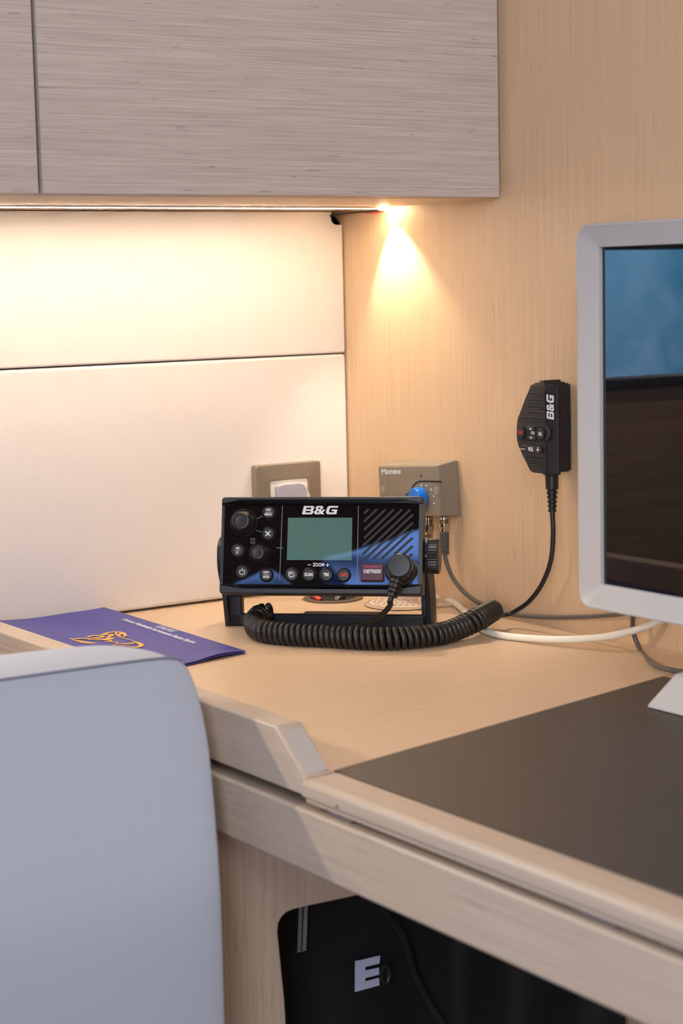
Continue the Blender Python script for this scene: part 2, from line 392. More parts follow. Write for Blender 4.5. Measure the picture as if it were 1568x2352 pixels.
# ------------------------------------------------------------------ light strip
SY = U(895, 477, 'x', -.003).y
ls = thing('light_strip', 'thin glowing warm light strip along the underside of the locker', 'light', (-.5, SY, HC-.0025))
LM = Matrix.Translation(-Vector(ls.location))
obj('tape_body', box(BM(), *bb(-1.35, -.016, SY-.0036, SY+.0036, HC-.0018, HC-.0006), Mx=LM), 'ivory', ls)
obj('glowing_lens', box(BM(), *bb(-.0859, -.0165, SY-.0030, SY+.0030, HC-.0021, HC-.00181), Mx=LM), 'leddim', ls)['label'] = 'dimmer last stretch of the strip'
obj('glowing_lens', box(BM(), *bb(-1.349, -.0860, SY-.0030, SY+.0030, HC-.0021, HC-.00181), Mx=LM), 'led', ls)
b = BM(); box(b, *bb(-.015, -.006, SY-.0025, SY+.0025, HC-.0034, HC-.0008), r=.0006, Mx=LM)
obj('end_chip', b, 'ledend', ls)
P = [(-.010, SY+.002, HC-.0030), (-.014, SY+.012, HC-.0035), (-.017, SY+.026, HC-.0038), (-.018, SY+.05, HC-.004), (-.017, SY+.075, HC-.0045), (-.0165, SY+.09, HC-.006), (-.014, SY+.1, HC-.012)]
obj('black_wire', tube(BM(), catmull(P), .0011, 10, LM), 'blacksoft', ls)
P = [(-.008, SY+.001, HC-.0035), (-.0085, SY+.008, HC-.0045), (-.0095, SY+.018, HC-.0050), (-.012, SY+.03, HC-.0045)]
obj('red_wire', tube(BM(), catmull(P), .0008, 10, LM), 'redwire', ls)
b = BM(); P = [(-.010+random.uniform(-.004, .004), SY+.104+random.uniform(-.004, .004), HC-.012+random.uniform(-.005, .004)) for _ in range(9)]
obj('wire_end', tube(b, catmull(P, 6), .0009, 8, LM), 'greyboot', ls)
sp = spot('strip_end_light', (-.014, SY, HC-.0045), (-.007, SY-.070, 0), 1.8, (1, .86, .64), 84, .55, .0012)

# ------------------------------------------------------------------ downlight further along under the locker
dl = thing('downlight', 'round warm downlight under the locker, left of the photographed corner', 'light', (-.98, -.18, HC-.0005))
obj('rim_ring', lathe(BM(), [(.024, 0), (.030, 0), (.030, -.003), (.026, -.005), (.024, -.004)]), 'steel', dl)
obj('lens', lathe(BM(), [(0, -.001), (.0238, -.001), (.0238, -.002), (0, -.002)]), 'ledend', dl)
spot('downlight_beam', (-.98, -.18, HC-.012), (-.56, -.62, -.05), 6, (1, .86, .66), 84, .6, .006)

# ------------------------------------------------------------------ table
E0 = Vector((-.4480, -.6292)); E1 = Vector((-.0700, -.5531))      # joint between table and lid
XI = -.4480
ct = thing('chart_table', 'pale oak chart table with raised side rail and dark matted lid, radio standing on it', 'table', (-.25, -.6, -.745))
CT = Matrix.Translation(-Vector(ct.location))
tb = BM(); prism(tb, [(-.4505, .029), (-.0008, .029), (-.0008, E1.y+.0155), (E0.x, E0.y), (-.4505, E0.y)], -.012, 0, CT)
obj('table_top', tb, 'table', ct)
# raised fiddle
LM = CT
XO = -.472; HF = .0285
prof = [(.028, -.0122), (-.6335, -.0122), (-.6335, .0006), (-.5985, HF), (.028, HF)]
FRX = frame((0, 0, 0), (0, 1, 0), (0, 0, 1), (1, 0, 0))
b = prism(BM(), prof, XO, -.4508, CT @ FRX, r=.0016, seg=3)
fd = obj('fiddle_rail', b, 'rail', ct)
b = BM(); q = .0007
pp = [Vector((XO+.002, -.6325, .0022)), Vector((-.4526, -.6325, .0022)), Vector((-.4526, -.5997, HF-.002)), Vector((XO+.002, -.5997, HF-.002))]
nrm = (pp[1]-pp[0]).cross(pp[2]-pp[0]).normalized(); nrm = nrm if nrm.y < 0 else -nrm
v = [b.verts.new(p+nrm*q) for p in pp]; b.faces.new(v)
v2 = [b.verts.new(p-nrm*.001) for p in pp]; b.faces.new(v2[::-1])
for i in range(4): b.faces.new((v[i], v2[i], v2[(i+1) % 4], v[(i+1) % 4]))
bmesh.ops.recalc_face_normals(b, faces=b.faces); bmesh.ops.transform(b, matrix=LM, verts=b.verts)
obj('end_cap', b, 'edge', fd)['label'] = 'slanted end cap with ambient grey painted in'
# lid with mat and rim
YN = -1.45
ld = obj('lid', prism(BM(), [(XI+.0002, E0.y-.0006), (-.0015, E1.y+.0145), (-.0015, YN), (XI+.0002, YN)], -.0118, -.0006, LM), 'table', ct)
prof = roundpoly([(XI, 0), (XI, -.0118), (XE-.0005, -.0118), (XE-.0005, 0)], [0, 0, .002, .0085], 6)
FRY = frame((0, 0, 0), (1, 0, 0), (0, 0, 1), (0, -1, 0))
obj('rim', prism(BM(), prof, .6345, -YN, LM @ FRY, r=.001), 'rail', ld)
obj('lip', box(BM(), *bb(-.4735, XI, YN, -.6365, -.0152, -.0126), r=.0008, Mx=LM), 'rail', ld)
mt = prism(BM(), [(XI+.0012, E0.y-.0012), (-.0765, U(1515, 1556, 'z', 0).y), (-.0765, YN+.02), (XI+.0012, YN+.02)], -.0006, .0004, LM)
obj('mat', mt, 'mat', ld)['label'] = 'dark brown writing mat'
b = BM()
hp = U(775, 1852, 'x', XE)
prism(b, circ(.0011, 16), 0, .0003, CT @ frame((XE-.0006, hp.y, hp.z), (0, 1, 0), (0, 0, 1), (-1, 0, 0)))
obj('screw_hole', b, 'grommet', ld)
for ya, yb in ((U(738, 1870, 'x', XE).y, U(792, 1893, 'x', XE).y), (U(1312, 2097, 'x', XE).y, U(1395, 2130, 'x', XE).y)):
    b = box(BM(), *bb(-.470, XI, ya, yb, -.0192, -.0155), r=.0006, Mx=LM)
    obj('hinge', b, 'steel', ld)
# apron below
ap = BM(); box(ap, *bb(XE, -.455, YN, .02, -.0625, -.0198), r=.0028, seg=4, Mx=CT)
obj('apron', ap, 'rail', ct)
ap = BM(); box(ap, *bb(-.4545, -.449, YN, .02, -.03, -.0127), Mx=CT)
obj('backing_strip', ap, 'dkgap', ct)
# upright support with rounded opening
PY = -.505
def pz(px, py): p = U(px, py, 'y', PY); return (p.x, p.z)
cut = [pz(655, 2352), pz(652, 2300), pz(640, 2180)]
a_, c_, d_ = pz(636, 2130), pz(645, 2092), pz(690, 2084)
cut += [pz(636, 2140), pz(638, 2120), pz(645, 2106), pz(656, 2095), pz(672, 2088), pz(700, 2081), pz(800, 2060)]
xl = -.4545
bot = [(cut[0][0]+.012, -.30), ]
poly = [(xl-.018, -.0632), (-.002, -.0632), (-.002, -.745), (-.012, -.745), (-.012, cut[-1][1])]+cut[::-1]+[(cut[0][0]+.02, -.745), (xl-.018, -.745)]
FRP = frame((0, PY, 0), (1, 0, 0), (0, 0, 1), (0, -1, 0))
obj('support_panel', prism(BM(), poly, -.018, 0, CT @ FRP), 'panelwood', ct)['label'] = 'upright panel with rounded opening'

# ------------------------------------------------------------------ bag in the footwell
BY = -.43
bg = thing('bag', 'black fabric bag with a pale blue letter, stowed behind the opening', 'bag', (-.2, BY, -.745))
LM = Matrix.Translation(-Vector(bg.location))
b = BM(); bmesh.ops.create_grid(b, x_segments=60, y_segments=60, size=.5)
for v in b.verts:
    x = -.47+(v.co.x+.5)*.455; z = -.745+(v.co.y+.5)*.665
    fold = 0
    for cx, wd, am in ((-.247, .010, .012), (-.222, .018, .02), (-.17, .03, .018), (-.09, .04, .02)):
        fold += am*math.exp(-((x-cx+.12*(z+.25)*(.4 if cx > -.2 else .1))/wd)**2)
    y = BY+.004-fold+.003*math.sin(x*70)*math.sin(z*30)+(.0 if x < -.26 else -.012)
    v.co = Vector((x, y, z))
ex = bmesh.ops.extrude_face_region(b, geom=list(b.faces))
for e in ex['geom']:
    if isinstance(e, bmesh.types.BMVert): e.co.y = -.1
bmesh.ops.recalc_face_normals(b, faces=b.faces); bmesh.ops.transform(b, matrix=LM, verts=b.verts)
obj('bag_body', b, 'bag', bg, 60)
def onbag(poly, y, h=.0015, mat='bagletter', name='letter'):
    pts = [U(p[0], p[1], 'y', y) for p in poly]
    b = BM(); prism(b, [(p.x, p.z) for p in pts], 0, h, LM @ frame((0, y, 0), (1, 0, 0), (0, 0, 1), (0, -1, 0))); return obj(name, b, mat, bg)
zz = lambda a, c: (480+a/1.96, 1900+c/1.96)
onbag([zz(656, 602), zz(767, 577), zz(764, 612), zz(700, 628), zz(700, 643), zz(762, 630), zz(762, 662), zz(700, 678), zz(700, 692), zz(762, 676), zz(764, 710), zz(655, 740)], BY-.0035, .001)['label'] = 'pale blue letter E'
onbag([(686, 2080), (705, 2078), (701, 2182), (682, 2187)], BY-.0035, .0012, 'tape', 'zip_tape')
onbag([(694.2, 2080), (696.2, 2080), (692.7, 2184), (691, 2184)], BY-.0048, .0008, 'slot', 'zip_teeth')
rg = U(884, 2238, 'y', BY-.028); b = BM()
P = [rg+Vector((.004*math.cos(a), 0, .0075*math.sin(a))) for a in [i*math.pi*2/24 for i in range(25)]]
obj('strap_ring', tube(b, P, .0013, 10, LM), 'blacksoft', bg)
b = BM(); P = [U(880, 2090, 'y', BY-.026), U(925, 2150, 'y', BY-.036), U(950, 2230, 'y', BY-.036), U(985, 2300, 'y', BY-.036), U(1030, 2370, 'y', BY-.03)]
obj('piping', tube(b, catmull(P), .0018, 10, LM), 'bag', bg)

# ------------------------------------------------------------------ seat back in front
st = thing('seat_back', 'blue-grey upholstered seat back in the near left foreground', 'seat', (-.9, -.55, -.745))
LM = Matrix.Translation(-Vector(st.location))
YF, YB = -.525, -.440
seamz = U(300, 1521, 'y', YF).z
rows = []   # (y, z, xright)
sil = [(530, 2352), (527, 2200), (522, 2050), (515, 1950), (508, 1860), (500, 1770), (493, 1710), (483, 1650), (471, 1600), (459, 1560), (441, 1524), (428, 1512)]
front = []
for (px, py) in sil:
    yy = YF-.055*min(1, max(0, (py-1515)/500)); p = U(px, py, 'y', yy); front.append((p.y, p.z, p.x))
front = [(front[0][0], -.745, front[0][2]-.004), (front[0][0], -.45, front[0][2])]+front
cx, cz = U(418, 1505, 'y', YF).x, U(418, 1505, 'y', YF).z
rows = front+[(YF+.001, cz, cx), (YF+.004, cz+.0004, cx-.002)]
zb = U(260, 1471, 'y', YB).z
rows += [(YF+.02, cz+(zb-cz)*.15+.003, cx-.006), (YF+.05, (cz+zb)/2+.0035, cx-.012), (YB-.008, zb+.001, cx-.018), (YB, zb-.003, cx-.02), (YB+.006, zb-.012, cx-.02), (YB+.006, -.2, cx-.02), (YB+.006, -.745, cx-.02)]
b = BM(); stations = [0, .004, .012, .03, .06, .1, .16, .24, .34, .5, .75]
grid = []
ri_seam = len(front)
for dx in stations:
    col = []
    for i, (y, z, xr) in enumerate(rows):
        ff = max(0, 1-dx/.02)**2
        yy = y; zz_ = z
        if dx < .02 and i < len(front)-1: yy = y+ff*.0045
        if i >= ri_seam-1: zz_ = z - .0035*ff + .0035*math.sin(dx*9)*(1 if i > ri_seam+1 else .35)
        if i < ri_seam-4: yy += -.004*math.sin(min(1, dx/.25)*math.pi*.5)
        col.append(b.verts.new((xr-dx, yy, zz_)))
    grid.append(col)
for a, c in zip(grid, grid[1:]):
    for i in range(len(rows)-1): b.faces.new((a[i], a[i+1], c[i+1], c[i]))
b.faces.new(grid[0]); b.faces.new(grid[-1][::-1])
bmesh.ops.recalc_face_normals(b, faces=b.faces)
bmesh.ops.transform(b, matrix=LM, verts=b.verts)
seamline = [Vector(grid[k][ri_seam].co)+Vector((0, -.0004, .0002)) for k in range(len(stations))]
so = obj('cushion', b, 'seat', st, 80)
mod = so.modifiers.new('soft', 'SUBSURF'); mod.levels = 2; mod.render_levels = 2
obj('seam', tube(BM(), seamline, .0009, 8), 'seam', st)

# ------------------------------------------------------------------ folder
fo = thing('document_folder', 'thin blue vinyl document folder with gold horse and white print on the table', 'folder', (-.36, -.13, 0))
LM = Matrix.Translation(-Vector(fo.location))
cA, cB, cC = Vector((-.298, -.005)), Vector((-.2865, -.2530)), Vector((-.353, -.2662))
cD, cE = Vector((-.4460, -.285)), Vector((-.446, -.0045))
def sheet(lift, inset=0):
    b = BM(); n, m = 36, 24; g = []
    for i in range(n+1):
        s = i/n; r_ = cA.lerp(cB, s); l_ = cE.lerp(cD, s); row = []
        for j in range(m+1):
            w = j/m; p = r_.lerp(l_, w)
            z = .0014+lift
            z += .0072*(1-s)*(1-.30*math.sin(w*5)) + .0012*math.sin(w*7+s*5)*(1-s)*min(1, w*4)
            if s > .93 and w < .35: z += .0022*(s-.93)/.07*math.sin(min(1, w/.35)*math.pi)
            row.append(b.verts.new((p.x, p.y, z)))
        g.append(row)
    for i in range(n):
        for j in range(m): b.faces.new((g[i][j], g[i+1][j], g[i+1][j+1], g[i][j+1]))
    ex = bmesh.ops.extrude_face_region(b, geom=list(b.faces))
    for e in ex['geom']:
        if isinstance(e, bmesh.types.BMVert): e.co.z -= .0008
    bmesh.ops.recalc_face_normals(b, faces=b.faces); bmesh.ops.transform(b, matrix=LM, verts=b.verts); return b
obj('front_cover', sheet(.0016), 'folder', fo)
obj('back_cover', sheet(0), 'folder', fo)
def zf(x, y):   # height of the printed side
    s = min(1, max(0, (-.005-y)/.25)); r_ = cA.lerp(cB, s); l_ = cE.lerp(cD, s); w = (r_.x-x)/(r_.x-l_.x)
    return .0014+.0016+.0072*(1-s)*(1-.30*math.sin(w*5))+.0012*math.sin(w*7+s*5)*(1-s)*min(1, w*4)+.0005
def UF(px, py):
    z = .004
    for _ in range(12): p = U(px, py, 'z', z); z = zf(p.x, p.y)
    return p
def drape(b):
    for v in b.verts: v.co.z = zf(v.co.x, v.co.y)+(.0002 if v.co.z > .0001 else 0)
    bmesh.ops.transform(b, matrix=LM, verts=b.verts); return b
ta, tb_ = UF(283, 1422), UF(449, 1477); ta.z = tb_.z = 0
dv = (tb_-ta).normalized(); L_ = (tb_-ta).length; nv = Vector((-dv.y, dv.x, 0))
b = BM(); c_ = (ta+tb_)/2; c_.z = 0
text(b, 'Unione Nazionale Incremento Razze Equine', .0078, frame(c_, dv, nv, (0, 0, 1)), bold=.00012, xs=1)
xs_ = [ (Vector((v.co.x, v.co.y, 0))-c_).dot(dv) for v in b.verts]; k_ = L_/(max(xs_)-min(xs_))
for v in b.verts:
    d = (v.co-c_); d.z = 0; v.co = c_+dv*(d.dot(dv)*k_)+nv*d.dot(nv)+Vector((0, 0, v.co.z))
obj('printed_line', drape(b), 'white', fo)
ua, ub = UF(352, 1437), UF(404, 1453); c_ = (ua+ub)/2; c_.z = 0
b = BM(); text(b, 'U.N.I.R.E.', .0098, frame(c_+nv*.0012, dv, nv, (0, 0, 1)), xs=.82, shear=.3, h=.0003)
obj('printed_title', drape(b), 'white', fo)
# horse emblem in loose strokes (pixels of the photograph mapped to the folder)
hz = lambda a, c: UF(a/2.613, 1380+c/2.613)
def brush(bm, pts, w, Mx):
    """flat stroke that swells and tapers"""
    P = catmull([(p[0], p[1], 0) for p in pts], 6); n = len(P); Lf = []; Rt = []
    for i_, p in enumerate(P):
        d = (P[min(i_+1, n-1)]-P[max(i_-1, 0)]).normalized(); k = w/2*(.25+.75*math.sin(math.pi*min(1, .08+.9*i_/(n-1)))**.6)
        Lf.append(p+Vector((-d.y, d.x, 0))*k); Rt.append(p-Vector((-d.y, d.x, 0))*k)
    b = bmesh.new(); A = [b.verts.new(p) for p in Lf]; B = [b.verts.new(p) for p in Rt]
    for i_ in range(n-1): b.faces.new((A[i_], A[i_+1], B[i_+1], B[i_]))
    merge(bm, b, Mx)
hz = lambda a, c: UF(50+a/3.647, 1380+c/3.647)
horse = [(((670, 285), (700, 275), (735, 265), (790, 262), (840, 268), (862, 280), (866, 295), (852, 303)), 14), (((862, 276), (845, 268), (822, 282), (812, 300)), 10),
 (((665, 288), (700, 282), (730, 285), (760, 283), (735, 300), (720, 318), (735, 326)), 13), (((785, 268), (800, 288), (832, 301)), 9), (((680, 330), (720, 322), (765, 314)), 22), (((700, 338), (730, 340), (752, 330)), 14),
 (((755, 312), (800, 305), (840, 310), (880, 322), (930, 335), (955, 350)), 6), (((940, 343), (975, 353), (1000, 368), (985, 384), (950, 388), (890, 384)), 15),
 (((400, 315), (440, 321), (490, 315), (540, 318), (590, 326), (650, 329), (695, 325)), 13), (((425, 328), (480, 336), (530, 345), (590, 352), (630, 357)), 13), (((550, 306), (580, 295), (630, 292), (684, 298), (650, 308), (600, 311), (565, 316)), 13),
 (((465, 342), (520, 352), (600, 362)), 8), (((600, 314), (650, 319), (705, 323)), 9), (((750, 345), (790, 353), (802, 346), (782, 340)), 6), (((765, 376), (800, 363), (850, 359), (900, 356), (945, 349)), 9), (((800, 382), (850, 373), (900, 366), (948, 354)), 7)]
b = BM()
for ln, w_ in horse:
    q_ = [hz(*p) for p in ln]; brush(b, [(p.x, p.y) for p in q_], w_*.00030, Matrix.Identity(4))
for k, v in enumerate(b.verts): v.co.z = zf(v.co.x, v.co.y)+.00015
bmesh.ops.transform(b, matrix=LM, verts=b.verts)
obj('horse_emblem', b, 'gold', fo, 80)

# ------------------------------------------------------------------ grommet, wires, label disc
gc = Vector((-.0675, -.0640, 0)); 
gm = thing('cable_grommet', 'round brown cable grommet in the table behind the radio', 'grommet', gc)
b = BM(); lathe(b, [(.0235, .0001), (.0235, .0016), (.0275, .0022), (.0305, .0014), (.0312, .0001)], n=64)
# close the ring
obj('ring', b, 'grommet', gm)
obj('well', lathe(BM(), [(0, .0004), (.0233, .0004), (.0233, .0008), (0, .0008)]), 'slot', gm)
def curve_thing(name, pts, r, mat, label, cat, n=12, parent=None, res=10):
    o = obj(name, tube(BM(), catmull(pts, res), r, n), mat, parent)
    if not parent: tag(o, label, cat)
    return o
curve_thing('wire', [gc+Vector(p) for p in ((-.019, -.006, .0015), (-.022, .004, .006), (-.024, .016, .013), (-.028, .026, .022), (-.024, .035, .030))], .0022, 'orange', 'orange wire rising from the brown grommet behind the radio', 'wire')
curve_thing('wire', [gc+Vector(p) for p in ((.004, -.014, .0025), (.004, .0, .006), (.0, .014, .012), (-.004, .028, .020), (-.008, .04, .028))], .0026, 'greyboot', 'grey wire rising from the brown grommet behind the radio', 'wire')
curve_thing('wire', [gc+Vector(p) for p in ((-.004, -.013, .0025), (.008, -.003, .005), (.018, .010, .011), (.022, .024, .018), (.020, .04, .026))], .0022, 'paper', 'pale wire rising from the brown grommet behind the radio', 'wire')
lc = U(925, 1388, 'z', 0)
lb = thing('label_disc', 'flat round clear-edged label lying on the table behind the radio', 'label', (lc.x, lc.y, 0), R(-34))
obj('film', lathe(BM(), [(0, .0002), (.036, .0002), (.0385, .0010), (.0365, .0022), (0, .0022)], n=64), 'clear', lb)
obj('paper', lathe(BM(), [(0, .0023), (.0335, .0023), (.0335, .0026), (0, .0026)], n=64), 'paper', lb)
b = BM(); b2 = BM()
for i in range(7):
    y = -.024+i*.0075; w = math.sqrt(max(0, .03**2-y*y))
    x = -w
    while x < w-.004:
        l_ = random.uniform(.002, .006)
        (strokes(b if (x < .006 or i % 3) else b2, [[(x, y), (min(x+l_, w), y)]], .0006, Matrix.Translation((0, 0, .0027)))); x += l_+.0022
obj('small_print', b, 'taupe2', lb); obj('red_print', b2, 'redp', lb)
fp = U(1025, 1391, 'z', 0)
b = BM(); prism(b, roundpoly([(-.012, -.006), (.01, -.008), (.014, .004), (-.006, .009)], .003), .0002, .0022, Matrix.Translation((fp.x-.004, fp.y, 0)), r=.0008)
tag(obj('plastic_scrap', b, 'clear'), 'small clear plastic scrap right of the radio bracket', 'scrap')

# ------------------------------------------------------------------ outlet
oc = Vector((-.0823, 0, .0968)); ow = .0795
ot = thing('wall_outlet', 'greige framed power outlet on the lower wall panel behind the radio', 'outlet', oc)
FO = frame((0, 0, 0), (1, 0, 0), (0, 0, 1), (0, -1, 0))
b = BM()    # frame: outer rim, sloped ring, inner rim
def ring(b, loops):
    rs = [[b.verts.new((p[0], -d, p[1])) for p in pts] for pts, d in loops]
    for a, c in zip(rs, rs[1:]):
        n = len(a)
        for i in range(n): b.faces.new((a[i], a[(i+1) % n], c[(i+1) % n], c[i]))
ring(b, [(rrect(ow, ow, .003), .0003), (rrect(ow, ow, .003), .0082), (rrect(ow-.0016, ow-.0016, .0028), .0095), (rrect(.048, .048, .0015), .0108), (rrect(.0465, .0465, .0015), .0098), (rrect(.0465, .0465, .0015), .0030)])
bmesh.ops.recalc_face_normals(b, faces=b.faces); obj('frame', b, 'plate', ot)
b = BM(); sq = rrect(.0455, .0455, .0015); hole = circ(.0192, 28)
ring(b, [(sq, .002), (sq, .0095)]); ring(b, [(hole, .0095), (hole, .0035)])
# front face between square and hole: both 28 points, starting at angle 0 region
hs = sorted(hole, key=lambda p: math.atan2(p[1], p[0])); ss = sorted(sq, key=lambda p: math.atan2(p[1], p[0]))
hv = [b.verts.new((p[0], -.0095, p[1])) for p in hs]; sv = [b.verts.new((p[0], -.0095, p[1])) for p in ss]
for i in range(28): b.faces.new((hv[i], hv[(i+1) % 28], sv[(i+1) % 28], sv[i]))
prism(b, circ(.0192, 28), .0030, .0035, FO)
bmesh.ops.remove_doubles(b, verts=b.verts, dist=1e-6); bmesh.ops.recalc_face_normals(b, faces=b.faces)
obj('socket', b, 'ivory', ot)
pg = thing('power_plug', 'white plug with a ring of raised dots, pushed into the wall outlet', 'plug', oc+Vector((0, -.0215, .001)))
pgl = Matrix.Identity(4)
b = BM(); lathe(b, [(0, 0), (.0172, 0), (.0182, .001), (.0182, .0172), (0, .0172)], FO @ Matrix.Translation((0, 0, -.0172)))
for i in range(40):
    a = i/40*2*math.pi; box(b, (0, 0, 0), (.0012, .013, .0008), Mx=Matrix.Translation((.0183*math.cos(a), .0085, .0183*math.sin(a))) @ Matrix.Rotation(-a+math.pi/2, 4, 'Y'))
obj('plug_body', b, 'ivory', pg)
pc = U(670, 1127, 'y', -.024)-Vector(pg.location)
pf = [U(x, y, 'y', -.024)-Vector(pg.location) for x, y in ((638, 1133), (637, 1119), (650, 1113), (692, 1109), (701, 1116), (705, 1124))]
fc = [(p.x, p.z) for p in pf]
fc = roundpoly([(fc[0][0], -.024)]+fc+[(fc[-1][0], -.024)], [.003, .001, .003, .003, .003, .002, .001, .003])
obj('plug_face', prism(BM(), fc, -.004, .0024, FO, r=.0009), 'plugwhite', pg)
b = BM(); dc = U(671, 1125, 'y', -.024)-Vector(pg.location)
for rr_, nn, a0 in ((.0, 1, 0), (.0022, 5, .3), (.0047, 12, 0)):
    for i in range(nn):
        a = a0+i*2*math.pi/nn; lathe(b, [(0, 0), (.00035, 0), (.0003, .0004), (0, .0005)], Matrix.Translation((dc.x+rr_*math.cos(a), -.0025, dc.z+rr_*1.05*math.sin(a))) @ FO, 10)
obj('dots', b, 'white', pg)

# ------------------------------------------------------------------ aerial amplifier box on the right wall
ro = .0713; by, bz, bw, bh, bd = -.1397, .1149, .105, .0562, .0245
rx = Vector((0, -math.cos(ro), math.sin(ro))); ux = Vector((0, math.sin(ro), math.cos(ro))); nx = Vector((-1, 0, 0))
bx = thing('aerial_amplifier', 'taupe amplifier box with blue dial on the oak side wall', 'amplifier', (-.0006, by, bz))
FA = frame((0, 0, 0), rx, ux, nx)      # local x right, y up, z out of wall
b = BM(); w2, h2 = bw/2, bh/2; t2 = .0018
hexa(b, [(-w2, -h2, 0), (w2, -h2, 0), (w2, h2, 0), (-w2, h2, 0), (-w2+t2, -h2+t2, bd), (w2-t2, -h2+t2, bd), (w2-t2, h2-t2*2.2, bd), (-w2+t2, h2-t2*2.2, bd)], r=.0022, seg=4, Mx=FA)
obj('housing', b, 'taupe', bx)
def amp(px, py, up_=0):
    p = U(px, py, 'x', -bd-.0006)-Vector(bx.location); return p.dot(rx), p.dot(ux)
za = lambda a, c: amp(840+a/5.227, 1020+c/5.227)
tx = za(305, 335)
def fit_text(s_, x0, x1, yc_, hgt, F, bold=.0):
    t_ = text(BM(), s_, hgt*1.35, Matrix.Identity(4), bold=bold, h=.0003)
    xs_ = [v.co.x for v in t_.verts]; ys_ = [v.co.y for v in t_.verts]; k_ = (x1-x0)/(max(xs_)-min(xs_)); ky = hgt/(max(ys_)-min(ys_))
    for v in t_.verts: v.co.x = x0+(v.co.x-min(xs_))*k_; v.co.y = yc_+(v.co.y-(max(ys_)+min(ys_))/2)*ky
    bmesh.ops.transform(t_, matrix=F, verts=t_.verts); return t_
b = BM(); TF = FA @ Matrix.Translation((0, 0, bd))
ya, yb = za(215, 300)[1], za(215, 362)[1]
merge(b, fit_text('M', za(190, 330)[0], za(240, 330)[0], (ya+yb)/2, ya-yb, TF, .0))
ya, yb = za(330, 312)[1], za(330, 362)[1]
merge(b, fit_text('AXVIEW', za(243, 335)[0], za(422, 335)[0], (ya+yb)/2, ya-yb, TF, .0001))
obj('lettering', b, 'white', bx)
b = BM(); p = za(663, 385); prism(b, circ(.0012, 20, *p), bd, bd+.0002, FA); obj('indicator_hole', b, 'slot', bx)
b = BM()
for p in (za(210, 543), za(848, 565)): obj('screw_cover', lathe(BM(), [(.0040, 0), (.0040, .0006), (.0034, .0011), (0, .0013)], FA @ Matrix.Translation((p[0], p[1], bd)), 30), 'taupe2', bx)
b = BM(); gl = [za(*p) for p in ((480, 612), (520, 585), (560, 520), (595, 475), (640, 452), (700, 448), (800, 450), (905, 452))]
gl = [(p.x, p.y) for p in catmull([(q_[0], q_[1], 0) for q_ in gl], 5)]
strokes(b, [gl], .0017, FA @ Matrix.Translation((0, 0, bd-.0001)), .0003); obj('recess_line', b, 'dkgap', bx)
b = BM()
for p in ((668, 495), (727, 497), (782, 545), (815, 625), (818, 710)):
    q_ = za(*p); prism(b, circ(.0010, 14, *q_), bd, bd+.0003, FA)
obj('scale_dots', b, 'white', bx)
kc = amp(968, 1145); KM = FA @ Matrix.Translation((kc[0], kc[1], bd)); 
b = BM(); lathe(b, [(.0108, .0003), (.0116, .0012), (.0110, .0085), (.0098, .0098), (0, .0102)], KM, 48)
box(b, (0, .0080, .0100), (.0012, .005, .0008), r=.0003, Mx=KM)
obj('dial', b, 'blue', bx)['label'] = 'bright blue rotary dial'
b = BM()   # cable looping into the box behind the dial
# connectors under the box
def fconn(px, py, px2, py2, x, name='connector'):
    a = U(px, py, 'x', x)-Vector(bx.location); c = U(px2, py2, 'x', x)-Vector(bx.location); d = c-a; Ln = d.length
    z = d.normalized(); x_ = z.orthogonal().normalized(); y_ = z.cross(x_)
    b = BM(); pr = [(.0, -.002), (.0042, -.002), (.0042, .0)]
    s = Ln/.024
    for k in range(6): pr += [(.0043, .001*k*s+.0002), (.0038, .001*k*s+.0007)]
    pr += [(.0046, .0065*s), (.0056, .0070*s), (.0056, .0125*s), (.0046, .013*s), (.0042, .0150*s), (.0046, .0155*s), (.0046, .0195*s), (.0036, .020*s), (.0036, .024*s), (0, .024*s)]
    lathe(b, pr, frame(a, x_, y_, z), 24); obj(name, b, 'nickel', bx)
fconn(984, 1191, 983, 1245, -.0135)
fconn(1019, 1192, 1020, 1226, -.0135)

# ------------------------------------------------------------------ grey aerial cable (boot + run)
gcb = thing('grey_cable', 'thin grey cable from the amplifier connector running behind the monitor', 'cable', U(1020, 1245, 'x', -.0145))
GL = Matrix.Translation(-Vector(gcb.location))
a = U(1020, 1222, 'x', -.0141); c = U(1021, 1272, 'x', -.0141)
b = BM(); z = (c-a).normalized(); x_ = z.orthogonal().normalized(); y_ = z.cross(x_); Ln = (c-a).length
lathe(b, [(0, 0), (.0042, 0), (.0046, .001), (.0046, Ln*.72), (.0040, Ln*.74), (.0045, Ln*.78), (.0045, Ln*.83), (.0039, Ln*.85), (.0045, Ln*.88), (.0045, Ln), (0, Ln)], GL @ frame(a, x_, y_, z), 24)
obj('boot', b, 'greyboot', gcb)
P = [U(1021, 1270, 'x', -.0141), U(1026, 1295, 'x', -.0141), U(1040, 1328, 'x', -.014), U(1066, 1361, 'x', -.013), U(1100, 1385, 'x', -.010), U(1150, 1404, 'x', -.006), U(1195, 1414, 'x', -.005), U(1260, 1418, 'x', -.005), U(1330, 1417, 'x', -.006), U(1400, 1413, 'x', -.008), U(1440, 1407, 'x', -.012), U(1480, 1392, 'x', -.03), U(1520, 1370, 'x', -.06), U(1540, 1350, 'x', -.085)]
obj('cable', tube(BM(), catmull(P, 12), .0021, 14, GL), 'greycable', gcb)
P = [U(1500, 1340, 'x', -.09), U(1475, 1370, 'x', -.06), U(1456, 1395, 'x', -.03), U(1452, 1425, 'x', -.018), U(1456, 1460, 'x', -.016), U(1475, 1500, 'x', -.02), U(1510, 1530, 'z', .0035), U(1568, 1543, 'z', .003), U(1640, 1550, 'z', .003)]
curve_thing('grey_cable', P, .0021, 'greycable', 'grey cable dropping from behind the monitor onto the table', 'cable')
